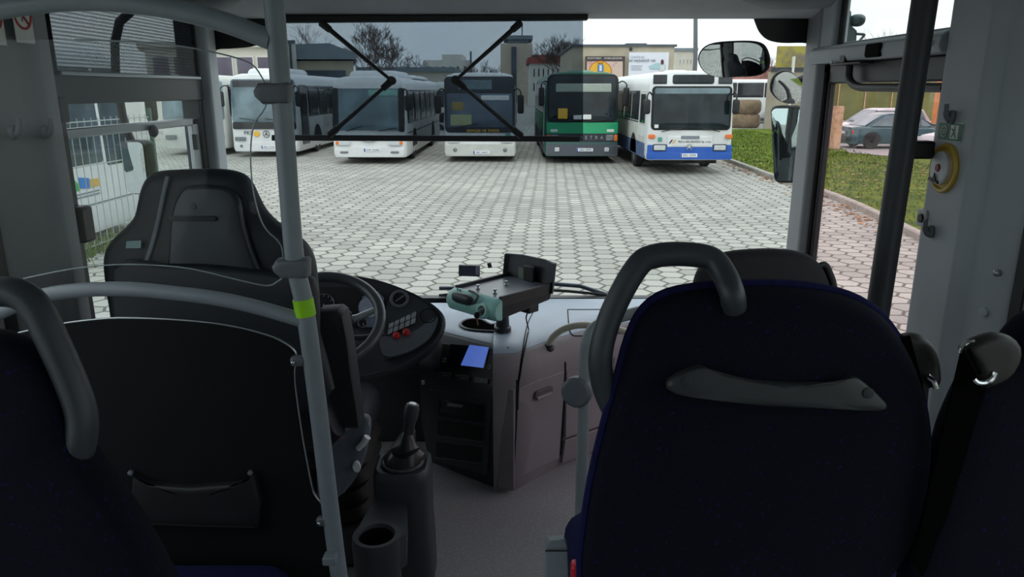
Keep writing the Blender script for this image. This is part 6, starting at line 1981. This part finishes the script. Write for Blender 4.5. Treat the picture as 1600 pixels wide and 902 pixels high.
MB().prism([s3(1281, 418, -.03), s3(1290, 417, -.03), s3(1304, 452, -.03), s3(1296, 456, -.03)], N3 * 0.004).build('belt_strap', m_strap, st3)
MB().pillow([Vector((0.665 + x, 2.17 + y, qz - 0.04)) for x, y in rrect(0.40, 0.40, 0.07, 5)], (0, 0, 1), 0.10, 0.04, 0.008).build('cushion', m_dseat, st3)
MB().b2(0.62, 0.70, 2.0, 2.25, FZ, FZ + 0.38).build('pedestal', m_dashk, st3, 0.02)

# stanchion beside that seat
sx_, sy_ = at(914, 600, 1.86).x, 1.86
e = thing('bent_stanchion', 'grey bent floor pole with a round dark cap before the aisle seat', 'stanchion', (sx_, sy_, FZ))
pts = [Vector((at(908, 770, sy_).x, sy_, FZ + 0.01)), at(908, 770, sy_), at(912, 640, sy_), at(915, 560, sy_), at(918, 532, sy_), at(928, 514, sy_ + 0.02), at(950, 501, sy_ + 0.05), at(985, 491, sy_ + 0.10), at(1040, 478, sy_ + 0.16), at(1085, 468, sy_ + 0.18)]
MB().tube(spline(pts, 5), 0.0165, 14).build('tube', mat('pole_grey_pale', (138, 144, 148), 0.4, var=0.03), e)
MB().lathe([(0.045, 0), (0.045, 0.008), (0.02, 0.02)], (pts[0].x, sy_, FZ), (0, 0, 1), 18).build('floor_flange', m_clamp, e)
c = at(902, 612, sy_ - 0.005)
MB().lathe([(0.036, -0.02), (0.042, -0.01), (0.042, 0.012), (0.034, 0.02), (0, 0.021)], c, (-0.4, -1, 0.1), 24).build('round_cap', m_clamp, e)

# seat on the driver's side, nearest, with its corner handle
st4 = thing('passenger_seat', 'dark navy seat with a grey corner handle before the black partition', 'seat', (-0.72, 1.05, FZ))
S4 = at(60, 700, 0.94); N4 = Vector((0, -1, 0.14)).normalized()
def s4(px, py, d=0.0):
    return onp(px, py, S4 + N4 * d, N4)
o4 = [(-180, 560), (-120, 525), (-50, 512), (0, 516), (38, 530), (72, 556), (98, 592), (114, 632), (126, 670), (150, 712), (180, 755), (212, 808), (240, 858), (262, 902), (300, 990), (300, 1060), (-260, 1060), (-280, 760), (-240, 640)]
MB().pillow(spline([s4(x, y, -0.03) for x, y in o4], 3, True), N4, 0.08, 0.03, 0.006).build('backrest', m_fab, st4)
hp4 = [s4(-150, 560, -0.05), s4(-120, 490, -0.03), s4(-60, 462, -0.02), s4(0, 456, -0.02), s4(34, 462, -0.02), s4(58, 484, -0.02), s4(82, 532, -0.02), s4(108, 590, -0.02), s4(127, 645, -0.02), s4(126, 690, -0.02), s4(112, 730, -0.03), s4(92, 760, -0.05)]
MB().tube(spline(hp4, 4), 0.0215, 16).build('corner_handle', m_sh, st4)
MB().pillow([Vector((-0.715 + x, 1.275 + y, qz - 0.05)) for x, y in rrect(0.46, 0.40, 0.06, 5)], (0, 0, 1), 0.13, 0.04, 0.008).build('cushion', m_fabs, st4)
MB().b2(-0.9, -0.53, 1.08, 1.42, FZ + 0.26, FZ + 0.34).build('seat_frame', m_dashk, st4, 0.01)
for x in (-0.86, -0.60):
    MB().prism([(x, 1.15, FZ), (x, 1.21, FZ), (x, 1.35, FZ + 0.28), (x, 1.25, FZ + 0.28)], (0.05, 0, 0)).build('leg', m_dashk, st4, 0.006)
q = at(516, 873, 1.47)
MB().box(q, (0.03, 0.03, 0.02)).build('seat_bracket', m_arm, gp, 0.003)

# ------------------------------------------------------------------ mirrors
m_mir = mat('mirror_silver', (225, 228, 230), 0.02, 1.0, var=0.0)
def aim_frame(c, target):
    """a mirror at c that shows TARGET to the camera"""
    a = (CAMP - c).normalized(); b2_ = (Vector(target) - c).normalized()
    n = (a + b2_).normalized()
    x = Vector((0, 0, 1)).cross(n).normalized()
    return n, x, n.cross(x)
def mirror_obj(nm, lab, pts_px, y, target, convex, depth, par_parts=None):
    P0 = [at(a, b_, y) for a, b_ in pts_px]
    c = sum(P0, Vector()) / len(P0)
    n, x, yv = aim_frame(c, target)
    P = [onp(a, b_, c, n) for a, b_ in pts_px]
    e = thing(nm, lab, 'mirror', c)
    MB().pillow([p - n * (depth / 2 + 0.003) for p in P], n, depth, depth * 0.3).build('housing', m_black, e)
    cc = sum(P, Vector()) / len(P)
    Q = [cc + (p - cc) * 0.93 for p in P]
    R = max((p - cc).length for p in Q)
    rings = []
    for k in (0.0, 0.2, 0.4, 0.6, 0.8, 1.0):
        f = max(k, 0.002)
        rings.append([cc + (p - cc) * f + n * (0.004 + convex * (1 - f * f * ((p - cc).length / R) ** 2)) for p in Q])
    MB().loft(rings, False).build('mirror_glass', m_mir, e, angle=80)
    return e, cc, n, P
ovl = spline([(1089, 93, 0), (1096, 76, 0), (1114, 67, 0), (1150, 64, 0), (1180, 65, 0), (1195, 73, 0), (1202, 93, 0), (1198, 110, 0), (1182, 119, 0), (1150, 121, 0), (1118, 121, 0), (1098, 112, 0)], 3, True)
e, cc, n, P = mirror_obj('interior_mirror', 'oval interior mirror hanging before the windscreen top', [(p.x, p.y) for p in ovl], 3.02, (-1.05, 1.9, 2.0), 0.011, 0.016)
MB().tube(spline([cc - n * 0.012, cc - n * 0.06 + Vector((0.0, 0.03, 0.0)), Vector((cc.x + 0.01, wsy(cc.z) - 0.004, cc.z + 0.005))], 4), 0.011, 10).build('arm', m_black, e)
rnd_ = spline([(1204, 138, 0), (1209, 120, 0), (1224, 110, 0), (1240, 114, 0), (1254, 130, 0), (1262, 144, 0), (1256, 156, 0), (1240, 163, 0), (1222, 160, 0), (1209, 150, 0)], 3, True)
e, cc, n, P = mirror_obj('wide_angle_mirror', 'rounded wide-angle mirror above the tall exterior mirror beyond the windscreen', [(p.x, p.y) for p in rnd_], 3.75, (3.6, -0.5, 0.0), 0.014, 0.02)
MB().tube(spline([cc - n * 0.05, cc + Vector((0.09, -0.02, 0.06)), cc + Vector((0.2, -0.05, 0.16)), Vector((1.52, 3.66, 2.5)), Vector((1.36, 3.4, 2.52))], 4), 0.022, 10).build('arm', m_black, e)
tall = rrect(52, 122, 10, 4, 0, 0)
tp_ = []
for a, c2 in tall:
    tp_.append((1232 + a - c2 * 0.05, 226 - c2))
e, cc, n, P = mirror_obj('exterior_mirror', 'tall black framed exterior mirror behind the front door pillar', tp_, 3.72, (-0.3, 1.2, 1.8), 0.004, 0.04)
MB().tube(spline([cc - n * 0.05, Vector((1.43, 3.70, cc.z + 0.10)), Vector((1.42, 3.52, 2.30)), Vector((1.335, 3.335, 2.34))], 4), 0.02, 10).build('arm', m_black, e)
lm_ = rrect(36, 86, 8, 4, 0, 0)
e, cc, n, P = mirror_obj('exterior_mirror', 'black framed exterior mirror outside the driver window', [(212 + a - c2 * 0.12, 262 - c2) for a, c2 in lm_], 3.72, (-6.7, 4.2, 1.3), 0.006, 0.05)
MB().tube(spline([cc - n * 0.05, cc + Vector((-0.05, 0.04, 0.25)), Vector((cc.x + 0.1, 3.55, 2.7)), Vector((-1.335, 3.33, 2.80))], 4), 0.02, 10).build('arm', m_black, e)
e = thing('mirror_bracket', 'dark green bracket with a round mirror back outside the upper door window', 'mirror', (1.7, 3.5, 2.7))
mm_ = mat('bracket_green_grey', (52, 66, 68), 0.5)
MB().prism([at(x, y, 3.62) for x, y in ((1318, 12), (1331, 17), (1331, 40), (1340, 48), (1338, 76), (1316, 78))], (0, 0.08, 0)).build('bracket', mm_, e, 0.006)
MB().pillow(spline([at(x, y, 3.62) for x, y in ((1331, 26), (1338, 22), (1347, 24), (1349, 32), (1344, 41), (1332, 40))], 3, True), (0, -1, 0), 0.12, 0.03).build('mirror_back', mm_, e)
MB().tube(spline([at(x, y, 3.62) for x, y in ((1338, 53), (1350, 54), (1349, 57), (1342, 65))], 3), 0.006, 8).build('wire_hook', mm_, e)

# writing is plain mesh
dg = bpy.context.evaluated_depsgraph_get()
for o in [o for o in COL.objects if o.type == 'FONT']:
    me = bpy.data.meshes.new_from_object(o.evaluated_get(dg))
    par, mx, mt = o.parent, o.matrix_local.copy(), o.data.materials[0]
    bpy.data.objects.remove(o)
    n = bpy.data.objects.new('lettering', me)
    COL.objects.link(n)
    n.parent = par
    n.matrix_local = mx
    if not me.materials:
        me.materials.append(mt)
